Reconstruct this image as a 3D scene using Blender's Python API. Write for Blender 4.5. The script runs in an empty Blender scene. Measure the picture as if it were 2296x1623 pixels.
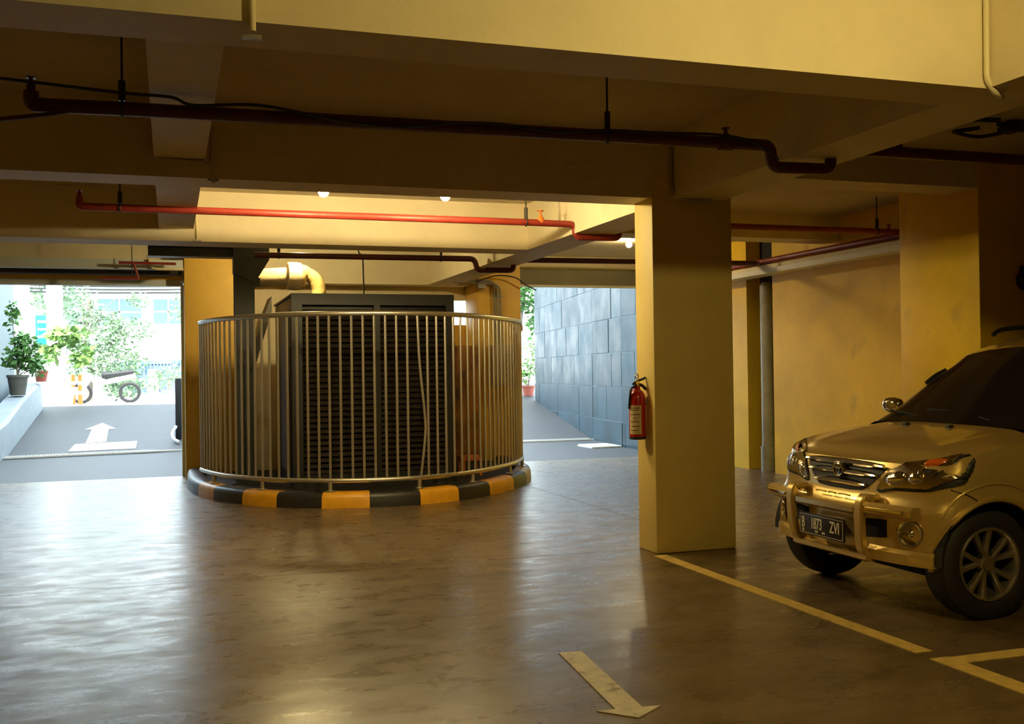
import bpy, bmesh, math, random
from math import sin, cos, pi, sqrt, atan2
from mathutils import Vector, Matrix
from mathutils.bvhtree import BVHTree
random.seed(7)
S = bpy.context.scene
COL = S.collection

# ------------------------------------------------------------------ camera, world, sun, exposure
W_PX, H_PX, F_PX = 2296.0, 1623.0, 2320.15
YAW, PITCH, ROLL = 0.320163, 0.008790, -0.013571
cam_d = bpy.data.cameras.new('camera')
cam_d.sensor_width = 36.0
cam_d.lens = 36.0 * F_PX / W_PX
cam_d.clip_end = 400
cam = bpy.data.objects.new('camera', cam_d)
COL.objects.link(cam)
fwd = Vector((sin(YAW) * cos(PITCH), cos(YAW) * cos(PITCH), sin(PITCH)))
rgt = Vector((cos(YAW), -sin(YAW), 0))
up = rgt.cross(fwd)
r2 = rgt * cos(ROLL) + up * sin(ROLL)
u2 = -rgt * sin(ROLL) + up * cos(ROLL)
cam.matrix_world = Matrix(((r2.x, u2.x, -fwd.x, 0), (r2.y, u2.y, -fwd.y, 0), (r2.z, u2.z, -fwd.z, 1.4), (0, 0, 0, 1)))
S.camera = cam

wd = bpy.data.worlds.new('sky')
S.world = wd
wd.use_nodes = True
bg = wd.node_tree.nodes['Background']
bg.inputs[0].default_value = (0.70, 0.86, 1.0, 1)
bg.inputs[1].default_value = 8.5

sun_d = bpy.data.lights.new('sun', 'SUN')
sun_d.energy = 12.0
sun_d.angle = 0.02
sun_d.color = (1.0, 0.95, 0.86)
sun = bpy.data.objects.new('sun', sun_d)
sun.rotation_euler = Vector((0.05, 0.76, -0.90)).to_track_quat('-Z', 'Y').to_euler()
COL.objects.link(sun)

S.view_settings.view_transform = 'Standard'
S.view_settings.look = 'None'
S.view_settings.gamma = 1.0
S.view_settings.use_curve_mapping = False
S.view_settings.exposure = 0.0
S.cycles.max_bounces = 10
S.cycles.diffuse_bounces = 5
S.cycles.glossy_bounces = 4
S.cycles.sample_clamp_indirect = 6.0
S.cycles.caustics_reflective = False
S.cycles.caustics_refractive = False


# ------------------------------------------------------------------ materials
def mat(name, col, rough=0.6, metal=0.0, noise=0.0, nscale=6.0, bump=0.0, bscale=40.0, spec=0.5, rvar=0.0, coat=0.0,
        emit=None, estr=0.0, stain=None, trans=0.0, objrand=0.0):
    m = bpy.data.materials.new(name)
    m.use_nodes = True
    nt = m.node_tree
    b = nt.nodes['Principled BSDF']
    b.inputs['Base Color'].default_value = (*col, 1)
    b.inputs['Roughness'].default_value = rough
    b.inputs['Metallic'].default_value = metal
    b.inputs['Specular IOR Level'].default_value = spec
    b.inputs['Coat Weight'].default_value = coat
    b.inputs['Coat Roughness'].default_value = 0.06
    b.inputs['Transmission Weight'].default_value = trans
    if emit:
        b.inputs['Emission Color'].default_value = (*emit, 1)
        b.inputs['Emission Strength'].default_value = estr
    geo = nt.nodes.new('ShaderNodeNewGeometry')
    last = None
    if noise or rvar or stain:
        n = nt.nodes.new('ShaderNodeTexNoise')
        n.inputs['Scale'].default_value = nscale
        n.inputs['Detail'].default_value = 8
        n.inputs['Roughness'].default_value = 0.62
        nt.links.new(geo.outputs['Position'], n.inputs['Vector'])
        rp = nt.nodes.new('ShaderNodeValToRGB')
        rp.color_ramp.elements[0].position = 0.32
        rp.color_ramp.elements[1].position = 0.68
        k = 1 - noise
        rp.color_ramp.elements[0].color = (col[0] * k, col[1] * k, col[2] * k, 1)
        k = 1 + noise * 0.5
        rp.color_ramp.elements[1].color = (min(1, col[0] * k), min(1, col[1] * k), min(1, col[2] * k), 1)
        nt.links.new(n.outputs['Fac'], rp.inputs['Fac'])
        last = rp.outputs['Color']
        if rvar:
            mr = nt.nodes.new('ShaderNodeMapRange')
            mr.inputs['From Min'].default_value = 0.35
            mr.inputs['From Max'].default_value = 0.65
            mr.inputs['To Min'].default_value = rough - rvar
            mr.inputs['To Max'].default_value = rough + rvar
            nt.links.new(n.outputs['Fac'], mr.inputs['Value'])
            nt.links.new(mr.outputs['Result'], b.inputs['Roughness'])
    if stain:
        n2 = nt.nodes.new('ShaderNodeTexNoise')
        n2.inputs['Scale'].default_value = stain[1]
        n2.inputs['Detail'].default_value = 6
        nt.links.new(geo.outputs['Position'], n2.inputs['Vector'])
        rp2 = nt.nodes.new('ShaderNodeValToRGB')
        rp2.color_ramp.elements[0].position = stain[2]
        rp2.color_ramp.elements[1].position = stain[2] + 0.14
        rp2.color_ramp.elements[0].color = (0, 0, 0, 1)
        rp2.color_ramp.elements[1].color = (stain[3],) * 3 + (1,)
        nt.links.new(n2.outputs['Fac'], rp2.inputs['Fac'])
        mx = nt.nodes.new('ShaderNodeMixRGB')
        nt.links.new(rp2.outputs['Color'], mx.inputs['Fac'])
        nt.links.new(last, mx.inputs['Color1'])
        mx.inputs['Color2'].default_value = (*stain[0], 1)
        last = mx.outputs['Color']
    if objrand:
        oi = nt.nodes.new('ShaderNodeObjectInfo')
        hs = nt.nodes.new('ShaderNodeHueSaturation')
        mr = nt.nodes.new('ShaderNodeMapRange')
        mr.inputs['To Min'].default_value = 1 - objrand
        mr.inputs['To Max'].default_value = 1 + objrand
        nt.links.new(oi.outputs['Random'], mr.inputs['Value'])
        nt.links.new(mr.outputs['Result'], hs.inputs['Value'])
        if last:
            nt.links.new(last, hs.inputs['Color'])
        else:
            hs.inputs['Color'].default_value = (*col, 1)
        last = hs.outputs['Color']
    if last:
        nt.links.new(last, b.inputs['Base Color'])
    if bump:
        nb = nt.nodes.new('ShaderNodeTexNoise')
        nb.inputs['Scale'].default_value = bscale
        nb.inputs['Detail'].default_value = 5
        nt.links.new(geo.outputs['Position'], nb.inputs['Vector'])
        bp = nt.nodes.new('ShaderNodeBump')
        bp.inputs['Strength'].default_value = bump
        bp.inputs['Distance'].default_value = 0.02
        nt.links.new(nb.outputs['Fac'], bp.inputs['Height'])
        nt.links.new(bp.outputs['Normal'], b.inputs['Normal'])
    return m


M = {}
M['cream'] = mat('cream_paint', (0.78, 0.68, 0.46), 0.62, noise=0.10, nscale=1.6, bump=0.12, bscale=25)
M['yellow'] = mat('yellow_paint', (0.80, 0.50, 0.085), 0.55, noise=0.12, nscale=1.8, bump=0.12, bscale=25, stain=((0.36, 0.22, 0.06), 5.0, 0.66, 0.7))
M['pillar'] = mat('pillar_paint', (0.78, 0.60, 0.19), 0.55, noise=0.08, nscale=2.2, bump=0.10, bscale=30)
M['wallyellow'] = mat('wall_yellow_paint', (0.92, 0.60, 0.035), 0.5, noise=0.18, nscale=1.1, bump=0.10, bscale=20, spec=0.2, stain=((0.40, 0.26, 0.07), 2.2, 0.62, 0.5))
M['ceiling'] = mat('ceiling_paint', (0.62, 0.53, 0.38), 0.7, noise=0.14, nscale=1.3, bump=0.1)
M['lintel'] = mat('shaded_lintel', (0.30, 0.28, 0.21), 0.7, noise=0.15, nscale=1.5)  # grey darkened to hold the shadow that lies on the lintel
M['white_trim'] = mat('white_trim_paint', (0.80, 0.77, 0.66), 0.5, noise=0.06)
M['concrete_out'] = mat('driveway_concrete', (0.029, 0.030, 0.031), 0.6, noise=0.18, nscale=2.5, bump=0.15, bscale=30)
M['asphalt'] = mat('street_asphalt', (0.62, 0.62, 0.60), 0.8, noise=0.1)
M['red'] = mat('red_pipe_paint', (0.27, 0.026, 0.014), 0.45, noise=0.25, nscale=8)
M['red_shaded'] = mat('shaded_red_pipe_paint', (0.085, 0.012, 0.010), 0.4, noise=0.25, nscale=8)  # same red pipe paint, colour darkened to carry the shade of dim bays
M['black'] = mat('black_rubber', (0.012, 0.012, 0.013), 0.55)
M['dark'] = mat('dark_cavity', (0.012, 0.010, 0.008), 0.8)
M['cable'] = mat('black_cable', (0.02, 0.018, 0.016), 0.5)
M['steel'] = mat('stainless_tube', (0.66, 0.62, 0.54), 0.34, metal=0.9)
M['galv'] = mat('galvanised_steel', (0.42, 0.42, 0.40), 0.42, metal=0.8, noise=0.2)
M['housing'] = mat('generator_paint', (0.017, 0.017, 0.016), 0.45, noise=0.2, nscale=4)
M['door_grey'] = mat('dusty_grey_door', (0.075, 0.066, 0.052), 0.5, noise=0.3, nscale=5)
M['slat'] = mat('louver_slat_paint', (0.030, 0.023, 0.017), 0.45, noise=0.2, nscale=5)
M['column'] = mat('green_steel_paint', (0.026, 0.030, 0.027), 0.5, noise=0.25, nscale=5)
M['kerb_black'] = mat('kerb_black_paint', (0.022, 0.021, 0.02), 0.4, noise=0.3, nscale=10, bump=0.15)
M['kerb_yellow'] = mat('kerb_yellow_paint', (0.80, 0.40, 0.02), 0.4, noise=0.14, nscale=7, bump=0.15)
M['kerb_white'] = mat('kerb_worn_white_paint', (0.66, 0.62, 0.52), 0.5, noise=0.2, nscale=9)
M['lagging'] = mat('pipe_lagging', (0.74, 0.60, 0.34), 0.6, noise=0.2, nscale=6, bump=0.3, bscale=18)
M['lagging_yellow'] = mat('pipe_lagging_elbow', (0.66, 0.48, 0.18), 0.6, noise=0.3, nscale=9, bump=0.5, bscale=22)
M['conduit'] = mat('cream_conduit', (0.74, 0.66, 0.42), 0.45)
M['greypipe'] = mat('grey_drain_pipe', (0.34, 0.33, 0.31), 0.5, noise=0.3, nscale=4)
M['linepaint'] = mat('yellow_line_paint', (0.66, 0.46, 0.12), 0.55, noise=0.22, nscale=14, stain=((0.22, 0.16, 0.09), 9.0, 0.60, 0.9))
M['arrowpaint'] = mat('white_arrow_paint', (0.68, 0.62, 0.48), 0.55, noise=0.22, nscale=12, stain=((0.22, 0.17, 0.10), 10.0, 0.56, 0.9))
M['whitepaint'] = mat('white_road_paint', (0.86, 0.88, 0.88), 0.6, noise=0.05)
M['ext_red'] = mat('extinguisher_red', (0.48, 0.012, 0.012), 0.25, coat=0.5)
M['label'] = mat('printed_label', (0.72, 0.58, 0.32), 0.5, noise=0.25, nscale=60)
M['labelink'] = mat('label_ink', (0.10, 0.07, 0.05), 0.6)
M['brass'] = mat('brass', (0.70, 0.48, 0.16), 0.3, metal=1.0)
M['bulb'] = mat('lit_bulb', (1, 0.9, 0.7), 0.4, emit=(1.0, 0.80, 0.40), estr=1280.0)
M['bulb_front'] = mat('lit_bulb_front_bay', (1, 0.9, 0.7), 0.4, emit=(1.0, 0.77, 0.26), estr=1550.0)
M['bulb_dim'] = mat('lit_bulb_far_bay', (1, 0.9, 0.7), 0.4, emit=(1.0, 0.78, 0.38), estr=560.0)
M['bulb_mid'] = mat('lit_bulb_generator_bay', (1, 0.9, 0.7), 0.4, emit=(1.0, 0.78, 0.36), estr=1550.0)
M['plastic_white'] = mat('white_plastic', (0.78, 0.76, 0.70), 0.4)
M['panelbox'] = mat('panel_box_paint', (0.40, 0.34, 0.24), 0.4, noise=0.15)
M['orange'] = mat('orange_paint', (0.75, 0.20, 0.03), 0.5, noise=0.2)
# car
M['gold'] = mat('gold_car_paint', (0.78, 0.57, 0.20), 0.30, metal=0.6, noise=0.05, nscale=90, coat=0.8)
M['gold_trim'] = mat('gold_guard_paint', (0.66, 0.46, 0.14), 0.34, metal=0.6, coat=0.5)
M['chrome'] = mat('chrome', (0.80, 0.76, 0.66), 0.10, metal=1.0)
M['glass_dark'] = mat('tinted_glass', (0.010, 0.008, 0.008), 0.08, spec=0.35)
M['lens'] = mat('headlamp_lens', (0.9, 0.9, 0.86), 0.03, trans=0.93, coat=0.5)
M['reflector'] = mat('lamp_reflector', (0.70, 0.62, 0.42), 0.16, metal=1.0)
M['amber'] = mat('amber_lens', (0.75, 0.14, 0.02), 0.15, coat=0.6)
M['alloy'] = mat('alloy_rim', (0.50, 0.46, 0.40), 0.28, metal=0.9)
M['tyre'] = mat('tyre_rubber', (0.013, 0.012, 0.012), 0.6)
M['plate'] = mat('plate_black', (0.012, 0.011, 0.012), 0.3)
M['plateink'] = mat('plate_white', (0.80, 0.74, 0.60), 0.5)
# outside
M['stone'] = mat('blue_grey_stone', (0.016, 0.048, 0.068), 0.42, noise=0.32, nscale=1.7, objrand=0.22, rvar=0.1)
M['joint'] = mat('pale_stone_joint', (0.22, 0.30, 0.33), 0.7)
M['render_white'] = mat('white_render', (0.82, 0.84, 0.84), 0.7, noise=0.05)
M['render_grey'] = mat('pale_grey_render', (0.60, 0.66, 0.68), 0.7, noise=0.06)
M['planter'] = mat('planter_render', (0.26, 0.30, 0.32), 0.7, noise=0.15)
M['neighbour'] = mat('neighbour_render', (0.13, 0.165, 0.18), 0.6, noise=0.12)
M['winglass'] = mat('window_glass', (0.16, 0.24, 0.30), 0.12)
M['gatebar'] = mat('blue_grey_gate', (0.18, 0.26, 0.36), 0.5)
M['teal'] = mat('teal_sign', (0.02, 0.50, 0.46), 0.5)
M['terracotta'] = mat('terracotta', (0.40, 0.10, 0.06), 0.7, noise=0.15)
M['pot_grey'] = mat('grey_pot', (0.11, 0.105, 0.085), 0.7, noise=0.2)
M['leaf'] = mat('leaf_green', (0.09, 0.23, 0.04), 0.5, noise=0.4, nscale=9)
M['leaf_light'] = mat('leaf_light_green', (0.22, 0.38, 0.10), 0.5, noise=0.35, nscale=5)
M['leaf_pale'] = mat('leaf_pale_green', (0.20, 0.31, 0.16), 0.5, noise=0.4, nscale=3)
M['bark'] = mat('bark', (0.24, 0.20, 0.15), 0.8, noise=0.3)
M['cloth_dark'] = mat('motorbike_dark', (0.05, 0.06, 0.07), 0.35)


def floor_material():
    m = bpy.data.materials.new('worn_concrete_floor')
    m.use_nodes = True
    nt = m.node_tree
    L = nt.links.new
    b = nt.nodes['Principled BSDF']
    geo = nt.nodes.new('ShaderNodeNewGeometry')

    def noise(scale, det, dist=0.0, sx=1.0):
        mp = nt.nodes.new('ShaderNodeMapping')
        mp.inputs['Scale'].default_value = (sx, 1, 1)
        L(geo.outputs['Position'], mp.inputs['Vector'])
        n = nt.nodes.new('ShaderNodeTexNoise')
        n.inputs['Scale'].default_value = scale
        n.inputs['Detail'].default_value = det
        n.inputs['Roughness'].default_value = 0.65
        n.inputs['Distortion'].default_value = dist
        L(mp.outputs['Vector'], n.inputs['Vector'])
        return n.outputs['Fac']

    def ramp(fac, p0, c0, p1, c1):
        r = nt.nodes.new('ShaderNodeValToRGB')
        r.color_ramp.elements[0].position = p0
        r.color_ramp.elements[1].position = p1
        r.color_ramp.elements[0].color = (*c0, 1)
        r.color_ramp.elements[1].color = (*c1, 1)
        L(fac, r.inputs['Fac'])
        return r.outputs['Color']
    big = noise(0.55, 6, 0.6)
    mid = noise(2.9, 9, 0.4, 0.6)
    fine = noise(22, 6)
    c1 = ramp(big, 0.35, (0.125, 0.086, 0.040), 0.65, (0.185, 0.132, 0.070))
    c2 = ramp(mid, 0.34, (0.50, 0.47, 0.42), 0.60, (1.0, 1.0, 1.0))
    mx = nt.nodes.new('ShaderNodeMixRGB')
    mx.blend_type = 'MULTIPLY'
    mx.inputs['Fac'].default_value = 0.8
    L(c1, mx.inputs['Color1'])
    L(c2, mx.inputs['Color2'])
    spk = ramp(noise(9.0, 4), 0.66, (1, 1, 1), 0.71, (0.35, 0.30, 0.26))
    mx2 = nt.nodes.new('ShaderNodeMixRGB')
    mx2.blend_type = 'MULTIPLY'
    mx2.inputs['Fac'].default_value = 0.7
    L(mx.outputs['Color'], mx2.inputs['Color1'])
    L(spk, mx2.inputs['Color2'])
    L(mx2.outputs['Color'], b.inputs['Base Color'])
    rr = ramp(noise(5.5, 8, 0.3, 0.5), 0.36, (0.37, 0.37, 0.37), 0.64, (0.24, 0.24, 0.24))
    L(rr, b.inputs['Roughness'])
    sp = ramp(noise(11.0, 9, 0.3, 0.5), 0.33, (0.40, 0.40, 0.40), 0.66, (0.90, 0.90, 0.90))
    L(sp, b.inputs['Specular IOR Level'])
    add = nt.nodes.new('ShaderNodeMath')
    add.operation = 'MULTIPLY_ADD'
    L(mid, add.inputs[0])
    add.inputs[1].default_value = 0.25
    L(fine, add.inputs[2])
    bp = nt.nodes.new('ShaderNodeBump')
    bp.inputs['Strength'].default_value = 0.10
    bp.inputs['Distance'].default_value = 0.010
    L(add.outputs[0], bp.inputs['Height'])
    L(bp.outputs['Normal'], b.inputs['Normal'])
    return m


M['floor'] = floor_material()

# ------------------------------------------------------------------ builders
ORG = {}


def org(o):
    return ORG.get(o.name, Vector((0, 0, 0))) if o else Vector((0, 0, 0))


class MB:
    """collects vertices and faces in world coordinates; build() links one mesh object"""

    def __init__(s):
        s.v = []
        s.f = []
        s.mi = []

    def add(s, vs, fs, mi=0):
        k = len(s.v)
        s.v += [tuple(p) for p in vs]
        s.f += [tuple(i + k for i in f) for f in fs]
        s.mi += [mi] * len(fs)
        return s

    def box(s, a, b, mi=0):
        (x0, y0, z0), (x1, y1, z1) = a, b
        return s.add([(x0, y0, z0), (x1, y0, z0), (x1, y1, z0), (x0, y1, z0), (x0, y0, z1), (x1, y0, z1), (x1, y1, z1), (x0, y1, z1)],
                     [(0, 3, 2, 1), (4, 5, 6, 7), (0, 1, 5, 4), (1, 2, 6, 5), (2, 3, 7, 6), (3, 0, 4, 7)], mi)

    def bbox(s, a, b, r=0.01):
        """box with bevelled edges"""
        bm = bmesh.new()
        bmesh.ops.create_cube(bm, size=1)
        for v in bm.verts:
            v.co = Vector([a[i] + (v.co[i] + 0.5) * (b[i] - a[i]) for i in range(3)])
        bmesh.ops.bevel(bm, geom=bm.edges[:], offset=r, segments=2, affect='EDGES', profile=0.5)
        return s.bm(bm)

    def bm(s, bm):
        bm.verts.index_update()
        s.add([v.co[:] for v in bm.verts], [[v.index for v in f.verts] for f in bm.faces])
        bm.free()
        return s

    def obox(s, c, ax, ay, az, hx, hy, hz):
        c, ax, ay, az = map(Vector, (c, ax, ay, az))
        vs = [c + ax * (hx * i) + ay * (hy * j) + az * (hz * k) for k in (-1, 1) for j in (-1, 1) for i in (-1, 1)]
        return s.add(vs, [(0, 2, 3, 1), (4, 5, 7, 6), (0, 1, 5, 4), (1, 3, 7, 5), (3, 2, 6, 7), (2, 0, 4, 6)])

    def tube(s, pts, r, n=10, cap=True, closed=False, sub=0):
        P = [Vector(p) for p in pts]
        if sub:
            P = smooth_path(P, sub, closed)
        rs = r if isinstance(r, (list, tuple)) else [r] * len(P)
        N = len(P)
        ref = None
        rings = []
        for i in range(N):
            if closed:
                t = P[(i + 1) % N] - P[i - 1]
            else:
                t = P[min(i + 1, N - 1)] - P[max(i - 1, 0)]
            t.normalize()
            if ref is None:
                ref = t.orthogonal().normalized()
            ref = (ref - t * ref.dot(t))
            if ref.length < 1e-5:
                ref = t.orthogonal()
            ref.normalize()
            q = t.cross(ref)
            rings.append([P[i] + (ref * cos(2 * pi * k / n) + q * sin(2 * pi * k / n)) * rs[min(i, len(rs) - 1)] for k in range(n)])
        vs = [v for R_ in rings for v in R_]
        fs = []
        for i in range(N if closed else N - 1):
            j = (i + 1) % N
            for k in range(n):
                fs.append((i * n + k, i * n + (k + 1) % n, j * n + (k + 1) % n, j * n + k))
        if cap and not closed:
            fs.append(tuple(range(n - 1, -1, -1)))
            fs.append(tuple((N - 1) * n + k for k in range(n)))
        return s.add(vs, fs)

    def lathe(s, c, prof, axis='z', n=24, cap=True):
        """prof: list of (r, h) along the axis from centre c"""
        c = Vector(c)
        vs = []
        for r, h in prof:
            for k in range(n):
                a = 2 * pi * k / n
                u, w = r * cos(a), r * sin(a)
                vs.append(c + Vector({'z': (u, w, h), 'y': (u, h, -w), 'x': (h, u, w)}[axis]))
        fs = []
        m = len(prof)
        for i in range(m - 1):
            for k in range(n):
                fs.append((i * n + k, i * n + (k + 1) % n, (i + 1) * n + (k + 1) % n, (i + 1) * n + k))
        if cap:
            fs.append(tuple(range(n - 1, -1, -1)))
            fs.append(tuple((m - 1) * n + k for k in range(n)))
        return s.add(vs, fs)

    def prism(s, poly, z0, z1):
        """poly in xy extruded from z0 to z1"""
        n = len(poly)
        vs = [(x, y, z0) for x, y in poly] + [(x, y, z1) for x, y in poly]
        fs = [tuple(range(n - 1, -1, -1)), tuple(range(n, 2 * n))] + [(i, (i + 1) % n, n + (i + 1) % n, n + i) for i in range(n)]
        return s.add(vs, fs)

    def build(s, name, material, parent=None, smooth=False, angle=40, **props):
        me = bpy.data.meshes.new(name)
        o_ = org(parent)
        me.from_pydata([(x - o_.x, y - o_.y, z - o_.z) for x, y, z in s.v], [], s.f)
        mats = material if isinstance(material, (list, tuple)) else [material]
        for m_ in mats:
            me.materials.append(m_)
        if len(mats) > 1:
            me.polygons.foreach_set('material_index', s.mi)
        bm = bmesh.new()
        bm.from_mesh(me)
        bmesh.ops.recalc_face_normals(bm, faces=bm.faces[:])
        bm.to_mesh(me)
        bm.free()
        if smooth:
            me.polygons.foreach_set('use_smooth', [True] * len(me.polygons))
            me.set_sharp_from_angle(angle=math.radians(angle))
        me.update()
        ob = bpy.data.objects.new(name, me)
        COL.objects.link(ob)
        if parent:
            ob.parent = parent
        ORG[ob.name] = o_
        for k, v in props.items():
            ob[k] = v
        return ob


def smooth_path(P, sub, closed=False):
    out = []
    N = len(P)
    for i in range(N if closed else N - 1):
        p0 = P[i - 1] if (closed or i > 0) else P[0]
        p1, p2 = P[i], P[(i + 1) % N]
        p3 = P[(i + 2) % N] if (closed or i + 2 < N) else P[-1]
        for k in range(sub):
            t = k / sub
            out.append(0.5 * ((2 * p1) + (p2 - p0) * t + (2 * p0 - 5 * p1 + 4 * p2 - p3) * t * t + (3 * p1 - p0 - 3 * p2 + p3) * t ** 3))
    if not closed:
        out.append(P[-1].copy())
    return out


def rounded(pts, r=0.05, k=5):
    """polyline with rounded corners"""
    P = [Vector(p) for p in pts]
    out = [P[0]]
    for i in range(1, len(P) - 1):
        a = (P[i - 1] - P[i])
        b = (P[i + 1] - P[i])
        rr = min(r, a.length * 0.45, b.length * 0.45)
        a = P[i] + a.normalized() * rr
        b = P[i] + b.normalized() * rr
        for j in range(k + 1):
            t = j / k
            out.append(a * (1 - t) ** 2 + P[i] * 2 * t * (1 - t) + b * t * t)
    out.append(P[-1])
    return out


def thing(name, label, cat, loc, group=None):
    o = bpy.data.objects.new(name, None)
    o.empty_display_size = 0.1
    COL.objects.link(o)
    o.location = loc
    ORG[o.name] = Vector(loc)
    tag(o, label, cat, group)
    return o


def tag(o, label, cat, group=None):
    o['label'] = label
    o['category'] = cat
    if group:
        o['group'] = group
    return o


def struct(o, label=None):
    o['kind'] = 'structure'
    if label:
        o['label'] = label
    return o


def box(name, a, b, m, parent=None, **p):
    return MB().box(a, b).build(name, m, parent, **p)


def share(ob, name, parent, offset):
    """copy of a part, same mesh data, moved by offset"""
    c = ob.copy()
    c.name = name
    c.parent = parent
    c.location = Vector(ob.location) + Vector(offset)
    COL.objects.link(c)
    return c


# ------------------------------------------------------------------ structure: floor, ceiling, beams, walls
CZ = 3.19
fl = struct(box('floor', (-6, -6, -0.3), (10.5, 15.16, -0.03), M['dark']), 'worn shiny brown concrete floor of the car park')
xs = [(-6.0, 4.135), (4.143, 10.5)]
ys = [(-6.0, 7.36), (7.368, 15.16)]
for (x0, x1) in xs:
    for (y0, y1) in ys:
        MB().box((x0, y0, -0.05), (x1, y1, 0.0)).build('floor_slab', M['floor'], fl)
struct(box('ceiling', (-6, -6, CZ), (10.5, 15.6, 14.0), M['ceiling']), 'dim cream concrete ceiling between the beams')  # block carried up far past the slab, unseen, to shade the driveways

trim_n = [0]


def beam(a, b, m='cream', label=None):
    trim_n[0] += 1
    return struct(MB().box(a, b).build('trim_%d' % trim_n[0], M[m]), label)


beam((-6, 3.905, 2.70), (3.67, 4.22, CZ), label='nearest cream ceiling beam, brightly lit along its front')
beam((4.09, 3.905, 2.90), (10.5, 4.32, CZ), label='nearest cross beam right of the long beam')
beam((-6, 7.11, 2.70), (3.685, 7.45, CZ), label='second ceiling beam, in shade, joining the main pillar')
beam((4.09, 7.12, 2.91), (10.5, 7.47, CZ), label='shallow dark beam between the two right pillars')
beam((-6, 10.48, 2.70), (3.685, 10.90, CZ), label='third ceiling beam, bright cream above the railing')
beam((4.09, 10.48, 2.91), (7.62, 10.86, CZ), label='shallow cross beam right of the main pillar')
beam((3.67, -6, 2.70), (4.09, 15.0, CZ), label='long cream beam running over the main pillar')
beam((-0.08, -6, 2.82), (0.24, 10.48, CZ), label='narrow beam running back on the left')
beam((0.9, 15.0, 2.70), (4.3, 15.4, CZ), label='last beam above the generator')
beam((-6, 15.0, 2.70), (0.9, 15.4, CZ), label='beam over the left way out')
beam((-6, 15.25, 2.665), (0.2, 15.5, 2.70), 'white_trim')
beam((5.2, 15.5, 2.76), (8.4, 15.75, 3.35), 'lintel', 'lintel with its shadow put into the grey, over the right way out')
beam((5.2, 15.44, 2.735), (8.4, 15.58, 2.765), 'white_trim', 'thin white edge under the right lintel')
beam((4.09, 15.2, 3.03), (8.4, 15.5, CZ), 'cream')
# pillars
MB().bbox((3.49, 7.105, 0), (4.175, 7.42, 2.95), 0.012).build('wall_pillar_main', M['pillar'], smooth=True, kind='structure',
                                                              label='square yellow pillar carrying the fire extinguisher')
MB().bbox((6.56, 7.105, 0), (7.62, 8.115, CZ), 0.012).build('wall_pillar_right', M['wallyellow'], smooth=True, kind='structure',
                                                           label='broad yellow pier behind the parked car')
MB().bbox((0.205, 14.6, 0), (0.95, 15.35, CZ), 0.012).build('wall_pillar_left', M['yellow'], smooth=True, kind='structure',
                                                          label='yellow pillar beside the left way out')
MB().bbox((4.345, 14.6, 0), (4.99, 15.35, CZ), 0.012).build('wall_pillar_back', M['yellow'], smooth=True, kind='structure',
                                                          label='yellow pillar with the electrical box, beside the right way out')
# walls
struct(box('wall_left', (-6.2, -6, 0), (-6, 15.6, CZ), M['wallyellow']))
struct(box('wall_front', (-6.2, -6.2, 0), (10.7, -6, CZ), M['cream']))
struct(box('wall_back_left', (-6.2, 15.2, 0), (-3.0, 15.5, CZ), M['wallyellow']))
struct(box('wall_back_center', (0.95, 15.36, 0), (4.12, 15.5, CZ), M['cream']), 'cream wall behind the generator')
struct(box('wall_back_low', (4.12, 15.36, 0), (4.62, 15.5, 2.12), M['yellow']), 'low yellow wall right of the generator')
struct(box('wall_back_high', (4.12, 15.36, 2.5), (5.2, 15.5, CZ), M['cream']))
wr = struct(MB().box((7.62, 7.1, 0), (7.85, 11.95, CZ)).build('wall_right', M['wallyellow'], label='long yellow wall lit by the lamps'))
struct(box('wall_right_far', (7.62, 12.60, 0), (7.85, 15.75, CZ), M['wallyellow']), 'strip of yellow wall beyond the pipe recess')
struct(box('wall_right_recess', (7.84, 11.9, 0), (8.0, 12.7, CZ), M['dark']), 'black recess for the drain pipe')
struct(box('wall_right_near', (10.5, -6, 0), (10.7, 7.2, CZ), M['wallyellow']))
struct(box('wall_right_return', (7.62, 7.06, 0), (10.5, 7.11, CZ), M['wallyellow']))
# ledge along the right wall
beam((7.36, 7.9, 2.62), (7.62, 15.5, 2.685), 'white_trim', 'white ledge along the top of the yellow wall')
beam((7.40, 7.9, 2.685), (7.62, 15.5, 2.74), 'cream')
# left jamb of the opening and its guide rail
struct(box('trim_60', (0.165, 15.15, 0), (0.205, 15.35, 2.67), M['white_trim']), 'white door jamb of the left way out')

# ------------------------------------------------------------------ lamps
def lamp(x, y, z, label, m, r=0.042, top=CZ):
    t = thing('ceiling_lamp', label, 'lamp', (x, y, top))
    MB().lathe((x, y, z), [(0.001, -r)] + [(r * sin(a), -r * cos(a)) for a in [pi * k / 10 for k in range(1, 9)]] + [(0.020, r * 1.05)], n=16).build('bulb', m, t, smooth=True)
    MB().lathe((x, y, z + r * 1.05), [(0.024, 0), (0.026, 0.03), (0.018, 0.05)], n=12).build('lamp_socket', M['plastic_white'], t, smooth=True)
    MB().tube([(x, y, z + r + 0.04), (x, y, top)], 0.008, 6).build('lamp_stem', M['cable'], t)
    return t


lamp(1.199, 8.4, 2.868, 'lit round ceiling bulb above the middle of the railing, left of the two', M['bulb'])
lamp(2.215, 8.4, 2.877, 'lit round ceiling bulb right of centre, just below the second beam', M['bulb'])
lamp(1.55, 12.86, 3.10, 'lit ceiling bulb hidden above the generator behind the third beam', M['bulb_mid'])
lamp(6.03, 13.0, 3.12, 'lit ceiling bulb half hidden by the left edge of the main pillar', M['bulb_dim'])
lamp(2.6, 1.85, 3.05, 'lit ceiling bulb in the near bay above the driving lane', M['bulb_front'])

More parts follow.
